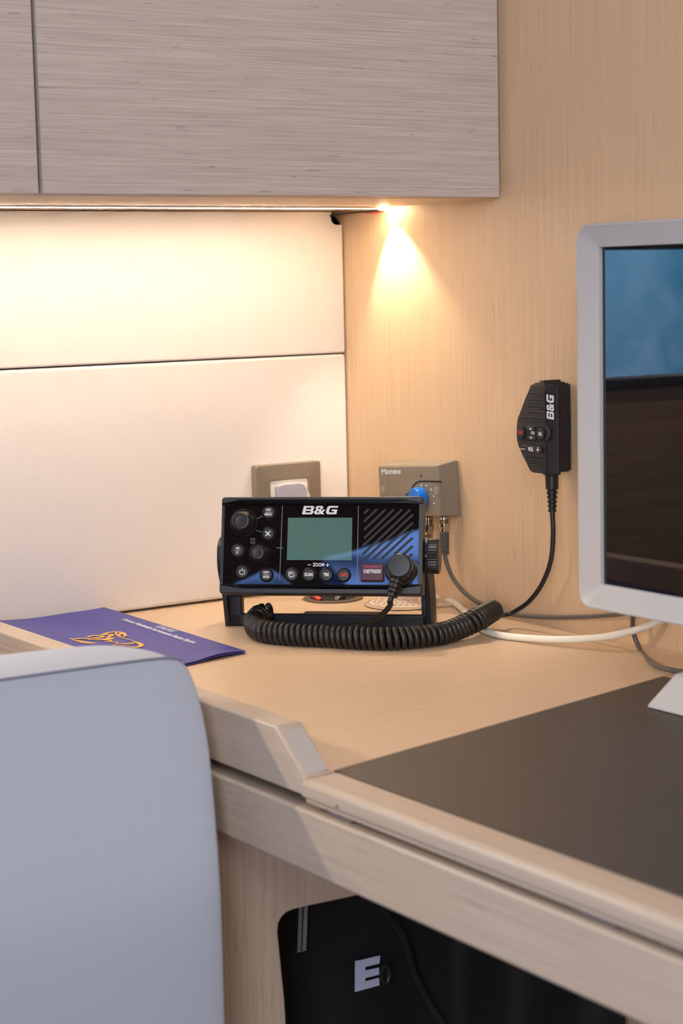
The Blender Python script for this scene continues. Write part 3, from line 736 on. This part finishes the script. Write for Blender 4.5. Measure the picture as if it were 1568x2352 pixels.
P = [U(955, 1372, 'x', -.004), U(1000, 1370, 'z', .0052), U(1030, 1378, 'z', .0038), U(1058, 1396, 'z', .0036), U(1080, 1420, 'z', .0036), U(1105, 1443, 'z', .0036), U(1140, 1457, 'z', .0036), U(1200, 1465, 'z', .0038), U(1290, 1469, 'z', .006), U(1380, 1464, 'z', .0105), U(1440, 1452, 'z', .016), U(1490, 1437, 'z', .022), U(1540, 1415, 'z', .030), U(1600, 1385, 'z', .04)]
P[0] = P[1]+Vector((-.012, .03, -.001))
curve_thing('white_cable', P, .0032, 'whitecable', 'thick white cable curving over the table from radio to monitor', 'cable', 16)

# ------------------------------------------------------------------ radio
YR = -.7654; TL = .2506
rd = thing('marine_radio', 'black marine radio with green display on its bracket in the table corner', 'radio', (-.158, -.191, 0), YR)
FC = Vector((.0033, -.0448, .0832))
FM = Matrix.Translation(FC) @ Matrix.Rotation(-TL, 4, 'X') @ frame((0, 0, 0), (1, 0, 0), (0, 0, 1), (0, -1, 0))
# FM: x right, y up along face, z out of face (towards viewer)
RW, RH = .187, .0894
b = BM()
prism(b, rrect(RW-.002, RH-.001, .005), -.020, -.0012, FM, r=.0016)
prism(b, rrect(RW-.022, RH-.012, .004), -.080, -.018, FM, r=.003)
prism(b, rrect(.150, .060, .004), -.098, -.078, FM, r=.003)
obj('case', b, 'black', rd)
# bezel pieces top and bottom, slim sides
b = BM()
tp = [(-RW/2, RH/2-.0075), (-RW/2+.0105, RH/2-.0075), (-RW/2+.0165, RH/2-.0037), (RW/2-.0165, RH/2-.0037), (RW/2-.0105, RH/2-.0068), (RW/2, RH/2-.0068), (RW/2, RH/2), (-RW/2, RH/2)]
prism(b, roundpoly(tp, [.0004, .001, .001, .001, .001, .0004, .0035, .0035]), -.019, .0024, FM, r=.0013)
bt = [(-RW/2, -RH/2), (RW/2, -RH/2), (RW/2, -RH/2+.0095), (RW/2-.003, -RH/2+.0098), (RW/2-.019, -RH/2+.0098), (RW/2-.024, -RH/2+.0060), (-RW/2+.021, -RH/2+.0060), (-RW/2+.0155, -RH/2+.0092), (-RW/2, -RH/2+.0092)]
prism(b, roundpoly(bt, [.0035, .0035, .0004, .0004, .001, .001, .001, .001, .0004]), -.019, .0024, FM, r=.0013)
obj('bezel', b, 'black', rd)
b = BM()
prism(b, [(-RW/2+.0002, -RH/2+.008), (-RW/2+.0026, -RH/2+.008), (-RW/2+.0026, RH/2-.007), (-RW/2+.0002, RH/2-.007)], -.019, .0012, FM); obj('side_strip', b, 'black', rd); b = BM()
prism(b, [(RW/2-.0038, -RH/2+.008), (RW/2-.0002, -RH/2+.008), (RW/2-.0002, RH/2-.006), (RW/2-.0038, RH/2-.006)], -.019, .0012, FM); obj('side_strip', b, 'black', rd); b = BM()
for ln in ([(-RW/2+.0175, RH/2-.0034), (-RW/2+.0135, RH/2-.0012)], [(RW/2-.0175, RH/2-.0034), (RW/2-.0205, RH/2-.0012)], [(-RW/2+.0145, -RH/2+.0085), (-RW/2+.0215, -RH/2+.0016)]):
    obj('corner_groove', strokes(BM(), [ln], .0006, FM @ Matrix.Translation((0, 0, .0022)), .0003), 'slot', rd)
# face plate with cut grille slots is dark gloss; slots are thin recess shapes
fp_ = [(-.0907, -.0355), (-.078, -.0355), (-.0725, -.0385), (.0695, -.0385), (.0745, -.0348), (.0896, -.0348), (.0896, .0378), (.083, .0378), (.077, .0410), (-.077, .0410), (-.083, .0371), (-.0907, .0371)]
fpo = obj('face_plate', prism(BM(), fp_, -.0015, .0, FM), 'face', rd)
b = BM(); obj('display', prism(b, [(-.0315, -.0133), (.0285, -.0133), (.0283, .0256), (-.0313, .0256)], 0, .0002, FM), 'lcd', rd)
b = BM(); logo(b, FM @ Matrix.Translation((-.0015, .0326, 0)), .0337, .0077); obj('logo', b, 'white', rd)
for ln in ([(-.0368, .0368), (-.0377, -.032)], [(.0338, .0366), (.0339, -.0352)], [(-.0412, -.0021), (-.0350, -.0021)], [(-.0606, .0243), (-.0555, .0271)], [(-.0606, .0140), (-.0560, .0122)]):
    obj('printed_line', strokes(BM(), [ln], .0006, FM, .00015), 'greyp', rd)
b = BM(); text(b, 'ZOOM', .0044, FM @ Matrix.Translation((-.0018, -.0177, 0)), xs=.8, bold=.0001)
strokes(b, [[(-.0117, -.0177), (-.0091, -.0177)], [(.0050, -.0177), (.0078, -.0177)], [(.0064, -.0191), (.0064, -.0163)]], .0006, FM)
obj('zoom_lettering', b, 'white', rd); b = BM()
text(b, 'VOL', .0034, FM @ Matrix.Translation((-.0636, .0057, 0)), xs=.85)
text(b, 'SQL', .0034, FM @ Matrix.Translation((-.0634, .0027, 0)), xs=.85)
obj('volume_lettering', b, 'greyp', rd)
# speaker slots
gz = lambda a, c: None
slots = [((505, 250), (550, 210)), ((505, 350), (650, 210)), ((505, 450), (750, 215)), ((505, 550), (850, 215)), ((490, 640), (950, 215)), ((490, 745), (1050, 215)), ((520, 800), (1080, 275)), ((615, 800), (1080, 372)), ((715, 800), (1080, 458)), ((870, 745), (1080, 555)), ((980, 745), (1080, 655)), ((1045, 780), (1075, 750))]
FN = frame((0, 0, 0), (1, 0, 0), (0, 1, 0), (0, 0, 1))
def fpt(px, py):
    Mr = Matrix.Translation(rd.location) @ Matrix.Rotation(YR, 4, 'Z') @ FM; c0 = Mr @ Vector((0, 0, 0)); n0 = (Mr.to_3x3() @ Vector((0, 0, 1)))
    d = (RT*((px-784)/FPX)-UP*((py-1176)/FPX)+fw); t_ = (c0-CAM).dot(n0)/d.dot(n0); q_ = Mr.inverted() @ (CAM+d*t_); return (q_.x, q_.y)
b = BM(); b2 = BM()
for s0, s1 in slots:
    p0, p1 = fpt(740+s0[0]/5.227, 1130+s0[1]/5.227), fpt(740+s1[0]/5.227, 1130+s1[1]/5.227)
    d = (Vector(p1)-Vector(p0)); ln = d.length; ang = math.atan2(d.y, d.x); m_ = (Vector(p0)+Vector(p1))/2
    MM = FM @ Matrix.Translation((m_.x, m_.y, 0)) @ Matrix.Rotation(ang, 4, 'Z')
    prism(b, rrect(ln+.0018, .0022, .00105, 4), 0, .00012, MM)
    prism(b2, rrect(ln+.0012, .0010, .0004, 3, 0, -.0005), .0001, .0002, MM)
obj('speaker_slot', b, 'slot', rd)['label'] = 'diagonal speaker slots'
obj('speaker_mesh', b2, 'slotin', rd)
# buttons
def btn(u, v, r=.0057, name='button'):
    b = BM(); MM = FM @ Matrix.Translation((u, v, 0))
    lathe(b, [(.0066, 0), (.0067, .0005), (.0062, .0009), (r, .0006), (r, .0016), (r-.0006, .0024), (0, .0026)], MM, 40)
    return obj(name, b, 'blacksoft', rd), FM @ Matrix.Translation((u, v, .0026))
def legend(par, items, mat='white'):
    b = BM()
    for it in items: it(b)
    return obj('legend', b, mat, par)
for (u, v, t1, t2) in ((-.0492, .0304, 'DSC', 'MENU'), (-.0773, -.0049, 'AIS', 'IC'), (-.0499, -.0271, 'NAV', 'MOB')):
    o_, MM = btn(u, v)
    legend(o_, [lambda b: text(b, t1, .0030, MM @ Matrix.Translation((0, .0021, 0)), xs=.85, bold=.0001), lambda b: text(b, t2, .0030, MM @ Matrix.Translation((0, -.0021, 0)), xs=.85, bold=.0001), lambda b: strokes(b, [[(-.0026, 0), (.0026, 0)]], .0003, MM)])
o_, MM = btn(-.0493, .0107); legend(o_, [lambda b: strokes(b, [[(-.0020, -.0020), (.0020, .0020)], [(-.0020, .0020), (.0020, -.0020)]], .0010, MM)])
o_, MM = btn(-.0724, -.0245)
arc = [(.0024*math.sin(R(a)), .0024*math.cos(R(a))-.0002) for a in range(35, 330, 18)]
legend(o_, [lambda b: strokes(b, [arc, [(0, .0030), (0, .0005)]], .0007, MM)])
o_, MM = btn(-.0263, -.0268)
cl = [(-.0022, -.0016), (.0022, -.0016), (.0028, -.0009), (.0024, -.0001), (.0014, .0002), (.0008, .0012), (-.0004, .0012), (-.0010, .0003), (-.0022, 0), (-.0028, -.0008), (-.0022, -.0016)]
sun = [[(-.0012, .0030), (-.0010, .0022)], [(-.0030, .0024), (-.0022, .0018)], [(.0008, .0028), (.0004, .0021)], [(.0022, .0020), (.0015, .0016)], [(-.0032, .0010), (-.0024, .0010)], [(-.0012, -.0024), (-.0013, -.0029)], [(0, -.0024), (0, -.0029)], [(.0013, -.0024), (.0014, -.0029)], [(-.0018, .0006), (-.0018, .0014), (-.0008, .0018)]]
legend(o_, [lambda b: strokes(b, [cl]+sun, .0006, MM)])
for u, s_, m_ in ((-.0104, 'SCAN', 'white'), (.0057, 'TRI', 'white'), (.0216, '16/9', 'redp')):
    o_, MM = btn(u, -.0269); legend(o_, [lambda b: text(b, s_, .0040, MM, xs=.72 if s_ == 'SCAN' else .85, bold=.00018)], m_)
# knobs
def knob(u, v, r, hgt, name):
    b = BM(); MM = FM @ Matrix.Translation((u, v, 0)) @ Matrix.Rotation(R(0), 4, 'X')
    lathe(b, [(r*1.06, 0), (r*1.10, .0012), (r*1.02, .0022), (r*.97, .0014), (r*.94, .0018), (r*.92, hgt*.25), (r*.86, hgt*.62), (r*.80, hgt*.70), (r*.76, hgt*.78), (r*.70, hgt*.93), (r*.62, hgt), (r*.50, hgt*1.01), (r*.46, hgt*.97), (r*.25, hgt*.955), (0, hgt*.95)], MM, 64)
    o_ = obj(name, b, 'blacksoft', rd); return o_
knob(-.0723, .0210, .0118, .0145, 'knob')['label'] = 'larger upper rotary knob'
knob(-.0567, -.0078, .0094, .0125, 'knob')['label'] = 'smaller lower rotary knob'
# distress key
b = BM(); prism(b, rrect(.0218, .0172, .0016, 4, .0480, -.0247), 0, .0006, FM, r=.0003); obj('distress_surround', b, 'distress', rd)
b = BM(); prism(b, rrect(.0208, .0160, .0012, 4, .0480, -.0249), .0006, .0008, FM); obj('distress_gap', b, 'slot', rd)
b = BM(); prism(b, rrect(.0200, .0150, .0008, 4, .0480, -.0245), .0005, .0022, FM, r=.0005); dk_ = obj('distress_key', b, 'distress', rd); dk_['label'] = 'dark red distress key'
b = BM(); prism(b, rrect(.0146, .0020, .0004, 3, .0480, -.0193), .0022, .0024, FM); obj('upper_band', b, 'distress2', dk_)
b = BM(); text(b, 'DISTRESS', .0044, FM @ Matrix.Translation((.0480, -.0238, .0022)), xs=.88, bold=.00014); obj('lettering', b, 'white', dk_)
# bracket
b = BM(); t_ = .0048
def arm(sx):
    x0 = sx*.0985; x1 = sx*(.0985-t_); xa, xb = min(x0, x1), max(x0, x1)
    pts = [(-.004, .0), (.034, .0), (.030, .03), (.000, .082), (-.014, .088), (-.028, .080), (-.030, .060), (-.012, .030)]
    prism(b, roundpoly(pts, [.001, .002, .01, .008, .006, .006, .01, .01]), xa, xb, frame((0, 0, 0), (0, 1, 0), (0, 0, 1), (1, 0, 0)), r=.0008)
arm(1); arm(-1)
box(b, *bb(-.0985, .0985, -.0035, .004, .0002, .0118), r=.0012)
box(b, *bb(-.0985, -.0825, -.0035, .010, .0002, .030), r=.0012); box(b, *bb(.089, .0985, -.0035, .010, .0002, .030), r=.0012)
box(b, *bb(-.0975, .0975, .002, .034, .0002, .0048), r=.0008)
box(b, *bb(-.028, .050, .004, .030, .0045, .0095), r=.002)
obj('bracket', b, 'brack', rd)
b = BM()
for i in range(4): prism(b, circ(.0021, 14, -.008+i*.0085, .013), .0094, .0097)
obj('bracket_slots', b, 'slot', rd)
for sx, kx in ((1, .0998), (-1, .0900)):
    b = BM(); n = 40; pts = []
    for i in range(n*2):
        r_ = .0162 if i % 2 else .0156; a = math.pi*i/n; pts.append((r_*math.cos(a), r_*math.sin(a)))
    prism(b, pts, 0, .0095, Matrix.Translation((sx*kx, -.0235 if sx > 0 else -.006, .0705)) @ Matrix.Rotation(R(90*sx), 4, 'Y'), r=.0012, ends='top')
    lathe(b, [(0, -.012), (.007, -.012), (.007, 0), (0, 0)], Matrix.Translation((sx*kx, -.0235 if sx > 0 else -.006, .0705)) @ Matrix.Rotation(R(90*sx), 4, 'Y'))
    obj('clamp_knob', b, 'blacksoft', rd)

# ------------------------------------------------------------------ handset: body on the wall, cord, plug
FX = -.036
def hp(px, py, x=FX): return U(1150+px/6.72, 850+py/6.72, 'x', x)
hs_ = thing('handset_microphone', 'black handset microphone hung on the oak side wall with coiled cord', 'microphone', (-.004, U(1250, 980, 'x', 0).y, U(1250, 980, 'x', 0).z))
HL = Matrix.Translation(-Vector(hs_.location))
yc = hp(690, 900).y; yr_ = hp(1060, 900, -.006).y
lefts = [(445, 215), (415, 300), (345, 460), (295, 600), (240, 740), (224, 840), (222, 1000), (226, 1080), (250, 1170), (310, 1310), (370, 1430), (425, 1545), (445, 1578)]
b = BM(); rings = []
for i, (px, py) in enumerate(lefts):
    p = hp(px, py); z = p.z; yl = p.y
    zt = z
    q_ = [(-.0045, yl-.004), (-.012, yl-.001), (-.030, yl), (FX+.001, yl-.0007), (FX, yl-.0022), (FX, yc+.0010), (FX+.0004, yc), (FX+.0030, yc-.0075), (FX+.0055, yc-.0112), (FX+.0095, yr_+.0008), (FX+.014, yr_), (-.0045, yr_+.0006)]
    rings.append([b.verts.new((x, y, zt)) for x, y in q_])
for a, c in zip(rings, rings[1:]):
    n = len(a)
    for i in range(n): b.faces.new((a[i], a[(i+1) % n], c[(i+1) % n], c[i]))
b.faces.new(rings[0]); b.faces.new(rings[-1][::-1]); bmesh.ops.recalc_face_normals(b, faces=b.faces)
rim = [e for e in b.edges if len(e.link_faces) == 2 and any(len(f.verts) > 4 for f in e.link_faces)]
bmesh.ops.bevel(b, geom=rim, offset=.0012, segments=3, affect='EDGES')
bmesh.ops.transform(b, matrix=HL, verts=b.verts)
body = obj('handset_body', b, 'black', hs_, 30)
zt = hp(445, 215).z; zb_ = hp(445, 1578).z
b = BM(); box(b, *bb(-.031, -.010, yr_+.006, hp(470, 200).y-.004, zt-.001, zt+.0032), r=.0012, Mx=HL)
box(b, *bb(-.033, -.008, yr_+.003, hp(450, 200).y-.002, zt-.002, zt+.0012), r=.0008, Mx=HL)
obj('push_to_talk_cap', b, 'blacksoft', hs_)
b = BM(); box(b, *bb(-.0045, -.0008, yr_+.004, yr_+.034, hp(690, 900).z-.012, hp(690, 900).z+.014), r=.0006, Mx=HL)
box(b, *bb(-.0085, -.0044, yr_+.0004, yr_+.0020, zb_+.001, zt-.003), r=.0006, Mx=HL); obj('wall_clip', b, 'blacksoft', hs_)
FH = frame((0, 0, 0), (0, -1, 0), (0, 0, 1), (-1, 0, 0))  # x right, y up, z out
def h2(px, py): p = hp(px, py)-Vector(hs_.location); return (-p.y, p.z)
zo = -FX-.004    # height of the front plane above the thing's origin
b = BM(); b2 = BM()
for x0, x1, y in ((430, 638, 398), (395, 640, 492), (352, 642, 592), (312, 644, 684), (280, 648, 778), (385, 660, 1378), (440, 655, 1470)):
    p0, p1 = h2(x0, y), h2(x1, y); c_ = ((p0[0]+p1[0])/2, (p0[1]+p1[1])/2); w_ = p1[0]-p0[0]
    obj('ridge', prism(BM(), rrect(w_, .0010, .0004, 3, *c_), zo-.0002, zo+.0008, FH, r=.0003), 'blacksoft', hs_)
    prism(b2, rrect(w_, .0012, .0004, 3, c_[0], c_[1]+.0013), zo-.0001, zo+.00012, FH)
strokes(b2, [[h2(680, 310), h2(690, 820)], [h2(700, 1150), h2(705, 1580)]], .0006, FH @ Matrix.Translation((0, 0, zo)))
obj('groove', b2, 'slot', hs_)
b = BM()
for p in ((460, 470), (443, 568), (441, 662)): prism(b, circ(.0010, 12, *h2(*p)), zo+.0001, zo+.0009, FH)
obj('sound_hole', b, 'slot', hs_)
c_ = h2(500, 975); b = BM(); w_ = h2(700, 975)[0]-h2(270, 975)[0]; hh = h2(500, 850)[1]-h2(500, 1100)[1]
prism(b, roundpoly([h2(262, 850), h2(262, 1095), h2(700, 1105), h2(760, 1060), h2(775, 960), h2(750, 880), h2(700, 850)], .003), zo-.001, zo+.0009, FH, r=.0005)
obj('key_surround', b, 'black', hs_)
b = BM(); prism(b, roundpoly([h2(272, 865), h2(275, 1060), h2(320, 1085), h2(680, 1092), h2(722, 1040), h2(735, 960), h2(715, 890), h2(680, 862)], .003), zo+.0009, zo+.0010, FH)
obj('key_recess', b, 'slot', hs_)
def hkey(p0, p1, rad, hgt, txt=None, mat='white', size=.004, tri=0, par=hs_):
    a, c = h2(*p0), h2(*p1); cx_, cy_ = (a[0]+c[0])/2, (a[1]+c[1])/2
    b = BM(); prism(b, rrect(abs(c[0]-a[0]), abs(c[1]-a[1]), min(rad, abs(c[0]-a[0])*.49, abs(c[1]-a[1])*.49), 8, cx_, cy_), zo, zo+hgt, FH, r=.0006)
    o_ = obj('key', b, 'blacksoft', hs_)
    b = BM(); MM = FH @ Matrix.Translation((cx_, cy_, zo+hgt))
    if txt: text(b, txt, size, MM, xs=.72, bold=.0001)
    if tri: prism(b, [(-.0016, -.0011*tri), (.0016, -.0011*tri), (0, .0013*tri)][::tri], 0, .0003, MM)
    obj('legend', b, mat, o_)
hkey((282, 872), (388, 1055), .006, .0024, '16/9', 'redp', .0042)
hkey((585, 892), (695, 1078), .006, .0024, 'H/L', 'white', .0045)
hkey((425, 866), (545, 938), .003, .0022, tri=1)
hkey((430, 1010), (560, 1082), .003, .0022, tri=-1)
b = BM(); text(b, 'CH', .0040, FH @ Matrix.Translation((h2(505, 972)[0], h2(505, 972)[1], zo+.001)), xs=.85, bold=.0001); obj('key_lettering', b, 'white', hs_)
b = BM(); a, c = h2(330, 1155), h2(655, 1290); cx_, cy_ = (a[0]+c[0])/2, (a[1]+c[1])/2
prism(b, rrect(c[0]-a[0], a[1]-c[1], .0028, 8, cx_, cy_), zo, zo+.0022, FH, r=.0006); o_ = obj('volume_key', b, 'blacksoft', hs_)
b = BM(); MM = FH @ Matrix.Translation((0, 0, zo+.0022)); q_ = h2(490, 1222)
text(b, 'VOL', .0048, MM @ Matrix.Translation((q_[0], q_[1], 0)), xs=.78, bold=.00015)
m1, m2, m3 = h2(332, 1215), h2(398, 1215), h2(600, 1225)
strokes(b, [[m1, m2], [(m3[0]-.0020, m3[1]), (m3[0]+.0020, m3[1])], [(m3[0], m3[1]-.0022), (m3[0], m3[1]+.0022)]], .0007, MM); obj('legend', b, 'white', o_)
# logo on the bevel right of the crease, reading upwards
bc = Vector((FX+.0016, yc-.0052, hp(740, 570).z))-Vector(hs_.location)
dirr = Vector((.0026, -.0075, 0)).normalized(); nn = Vector((-dirr.y, dirr.x, 0)); nn = nn if nn.x < 0 else -nn
hl = hp(740, 370).z-hp(740, 770).z
b = BM(); logo(b, frame(bc+nn*.0006, (0, 0, 1), -dirr, nn), hl*.98, .0072); obj('logo', b, 'white', hs_)
# strain relief below
A0 = hp(785, 1590, -.02); A1 = U(1268, 1176, 'x', -.02); z = (A1-A0).normalized(); x_ = z.orthogonal().normalized(); y_ = z.cross(x_); Ln = (A1-A0).length
pr = [(0, -.002), (.0085, -.002), (.0080, .001), (.0060, .002), (.0058, Ln*.40), (.0050, Ln*.42)]
for k in range(5):
    s0 = .42+k*.115; rr_ = .0050-k*.00032; pr += [(rr_*.82, Ln*(s0+.01)), (rr_*.82, Ln*(s0+.045)), (rr_, Ln*(s0+.055)), (rr_, Ln*(s0+.10))]
pr += [(.0030, Ln), (0, Ln)]
obj('strain_relief', lathe(BM(), pr, HL @ frame(A0, x_, y_, z), 24), 'blacksoft', hs_)
# cord from handset to coil
P = [U(1268, 1172, 'x', -.02), U(1270, 1230, 'x', -.02), U(1264, 1290, 'x', -.021), U(1244, 1342, 'x', -.023), U(1214, 1382, 'x', -.026), U(1182, 1404, 'x', -.03), U(1160, 1413, 'z', .012), U(1142, 1415, 'z', .015), U(1126, 1408, 'z', .0175)]
obj('cord', tube(BM(), catmull(P, 12), .0022, 14, HL), 'blacksoft', hs_)
# coiled part lying round the front of the radio
RC = .0080
cz_ = RC+.0026
cp = [(617, 1410, .016), (603, 1411, .0155), (591, 1417, .0145), (584, 1429, cz_+.001), (588, 1441, cz_), (601, 1448, cz_), (620, 1452, cz_), (675, 1457, cz_), (751, 1461, cz_), (828, 1465, cz_), (904, 1466, cz_), (981, 1460, cz_), (1019, 1454, cz_), (1057, 1441, cz_+.002), (1096, 1422, cz_+.0065), (1134, 1401, cz_+.0065)]
cpt = catmull([U(x, y, 'z', z_) for x, y, z_ in cp], 24)
cum = [0]
for a, c in zip(cpt, cpt[1:]): cum.append(cum[-1]+(c-a).length)
TOT = cum[-1]; pitch = .00545; turns = int(TOT/pitch); N = turns*16; pts = []; u = Vector((0, 0, 1)); k = 0
for i in range(N+1):
    s = TOT*i/N
    while k < len(cum)-2 and cum[k+1] < s: k += 1
    f_ = (s-cum[k])/(cum[k+1]-cum[k]); p = cpt[k].lerp(cpt[k+1], f_); T_ = (cpt[k+1]-cpt[k]).normalized()
    k0 = max(0, k-4); k1 = min(len(cpt)-1, k+5); T_ = (cpt[k1]-cpt[k0]).normalized()
    u = (u-T_*u.dot(T_)).normalized(); w = T_.cross(u); an = 2*math.pi*turns*i/N
    pts.append(p+(u*math.cos(an)+w*math.sin(an))*(RC-.0003*math.sin(s*60)))
obj('coiled_cord', tube(BM(), pts, .0026, 10, HL), 'blacksoft', hs_, 80)
# plug on the radio face and its lead
RM = Matrix.Translation(rd.location) @ Matrix.Rotation(YR, 4, 'Z') @ FM
PM = HL @ RM @ Matrix.Translation((.0737, -.0233, 0))
b = BM(); lathe(b, [(.0135, .0004), (.0138, .003), (.0128, .0045), (.0120, .0048), (.0118, .011), (.0112, .0125), (0, .0128)], PM, 40)
obj('plug_collar', b, 'blacksoft', hs_)
b = BM(); hc = fpt(917, 1302)
PH = HL @ RM @ Matrix.Translation((.0757, -.0205, .0))
lathe(b, [(.0100, .010), (.0108, .012), (.0112, .024), (.0106, .0268), (.0098, .0276), (.004, .0278), (0, .0278)], PH, 40)
obj('plug_head', b, 'blacksoft', hs_)
bz0 = PH @ Vector((0, -.004, .018)); bz1 = PH @ Vector((-.0072, -.028, .020))
z = (bz1-bz0).normalized(); x_ = z.orthogonal().normalized(); y_ = z.cross(x_); Ln = (bz1-bz0).length
pr = [(0, 0), (.0082, 0), (.0078, Ln*.3)]
for k in range(4):
    s0 = .32+k*.165; rr_ = .0076-k*.0008; pr += [(rr_*.8, Ln*(s0+.02)), (rr_*.8, Ln*(s0+.06)), (rr_, Ln*(s0+.08)), (rr_, Ln*(s0+.15))]
pr += [(0, Ln)]
obj('plug_boot', lathe(BM(), pr, frame(bz0, x_, y_, z), 28), 'blacksoft', hs_)
w0 = HL.inverted() @ bz1; dd = (HL.to_3x3().inverted() @ z)
cb = lambda px, py, z_: U(px, py, 'z', z_)
def V(px, py, dep): return CAM+(RT*((px-784)/FPX)-UP*((py-1176)/FPX)+fw)*dep
dA = (w0-CAM).dot(fw); pe = U(760, 1441, 'z', .0040); dB = (pe-CAM).dot(fw)
P = [w0-dd*.004, w0+dd*.004]+[V(x, y, dA+(dB-dA)*f_) for x, y, f_ in ((896, 1390, .12), (880, 1409, .3), (856, 1424, .52), (825, 1434, .75), (790, 1440, .93))]+[pe, U(700, 1440, 'z', .0035), U(650, 1434, 'z', .0035), U(628, 1426, 'z', .006), U(620, 1416, 'z', .010), U(617, 1411, 'z', .0125)]
obj('plug_lead', tube(BM(), catmull(P, 12), .0025, 14, HL), 'blacksoft', hs_)

# ------------------------------------------------------------------ monitor
MX = -.13
ml = U(1324, 960, 'x', MX).y; mt_ = U(1340, 514, 'x', MX).z; mb = U(1345, 1396, 'x', MX).z
mw, mh = .49, mt_-mb
mo = thing('monitor', 'white framed monitor standing on the desk mat by the side wall', 'monitor', (-.11, ml-mw/2, .0004))
def msc(px, py): p = U(px, py, 'x', MX+.006); return p
cyy, czz = 0, (mt_+mb)/2-.0004
FMn = frame((MX+.11, 0, czz), (0, -1, 0), (0, 0, 1), (-1, 0, 0))
il = -(U(1377, 960, 'x', MX+.004).y-mo.location.y); it = U(1378, 567, 'x', MX+.004).z-.0004-czz; ib = U(1376, 1342, 'x', MX+.004).z-.0004-czz
iw = -il*2; ih = it-ib; icy = (it+ib)/2
b = BM()
def mring(b, loops, F):
    rs = [[b.verts.new(F @ Vector((p[0], p[1], d))) for p in pts] for pts, d in loops]
    for a, c in zip(rs, rs[1:]):
        n = len(a)
        for i in range(n): b.faces.new((a[i], a[(i+1) % n], c[(i+1) % n], c[i]))
    return rs
r_o = .0125
rs = mring(b, [(rrect(mw-.006, mh-.006, r_o, 8), -.034), (rrect(mw, mh, r_o, 8), -.030), (rrect(mw, mh, r_o, 8), -.0016), (rrect(mw-.0012, mh-.0012, r_o, 8), -.0003), (rrect(mw-.0040, mh-.0040, r_o-.002, 8), .0), (rrect(mw-.0060, mh-.0060, r_o-.003, 8), -.0005), (rrect(iw, ih, .0010, 8, 0, icy), -.0040), (rrect(iw-.0008, ih-.0008, .0010, 8, 0, icy), -.0075)], FMn)
b.faces.new(rs[0]); bmesh.ops.recalc_face_normals(b, faces=b.faces)
obj('frame', b, 'monwhite', mo, 30)
b = BM(); prism(b, rrect(iw-.0004, ih-.0004, .001, 4, 0, icy), -.010, -.0072, FMn); obj('screen', b, 'glass', mo)
fl = U(1500, 1622, 'z', 0).y-mo.location.y
b = BM(); x0, x1 = -.165+.11, -.04+.11; y0 = fl; y1 = -fl
hexa(b, [(x0, y1, .0002), (x1, y1, .0002), (x1, y0, .0002), (x0, y0, .0002), (x0+.026, y1+.006, .024), (x1, y1+.006, .024), (x1, y0-.006, .024), (x0+.026, y0-.006, .024)], r=.003, seg=4)
obj('base', b, 'monwhite', mo)
b = BM(); box(b, *bb(-.0, .03, -.035, .035, .02, .15), r=.004); obj('neck', b, 'monwhite', mo)

# ------------------------------------------------------------------ blue cloth shape added beside the viewer to be mirrored in the radio face
def mir(px, py, dist):
    Mr = RM; c0 = Mr @ Vector((0, 0, 0)); n0 = (Mr.to_3x3() @ Vector((0, 0, 1))).normalized()
    d = (RT*((px-784)/FPX)-UP*((py-1176)/FPX)+fw).normalized(); p = CAM+d*((c0-CAM).dot(n0)/d.dot(n0)); r_ = d-2*d.dot(n0)*n0
    return p+r_*dist
D_ = 2.3
top = [mir(*p, D_) for p in ((1010, 1185), (970, 1200), (935, 1212), (900, 1232), (860, 1245), (800, 1268), (752, 1280), (738, 1292), (755, 1312), (785, 1340), (805, 1368), (806, 1385))]
top2 = [mir(*p, D_) for p in ((668, 1385), (668, 1352), (640, 1328), (622, 1318), (606, 1320), (575, 1338), (545, 1352), (520, 1375), (515, 1395))]
ctr = mir(740, 1250, D_); nrm = (RM.translation-ctr); nrm.z = 0; nrm.normalize(); sx_ = Vector((0, 0, 1)).cross(nrm).normalized()
FD = frame(ctr, sx_, (0, 0, 1), nrm)
def outline(T): return [((p-ctr).dot(sx_), p.z-ctr.z) for p in T]
o1 = outline(top); o2 = outline(top2); zbot = -.745-ctr.z
pg_ = o1+o2+[(o2[-1][0], zbot), (o1[0][0]+(o1[0][0]-o1[1][0])*3, zbot), (o1[0][0]+(o1[0][0]-o1[1][0])*3, o1[0][1])]
tag(obj('reflection_shape', prism(BM(), pg_, -.12, 0, FD, r=.006), 'bluecloth'), 'added royal blue cloth shape beside the viewer, cut to be mirrored in the radio face', 'reflection_shape')
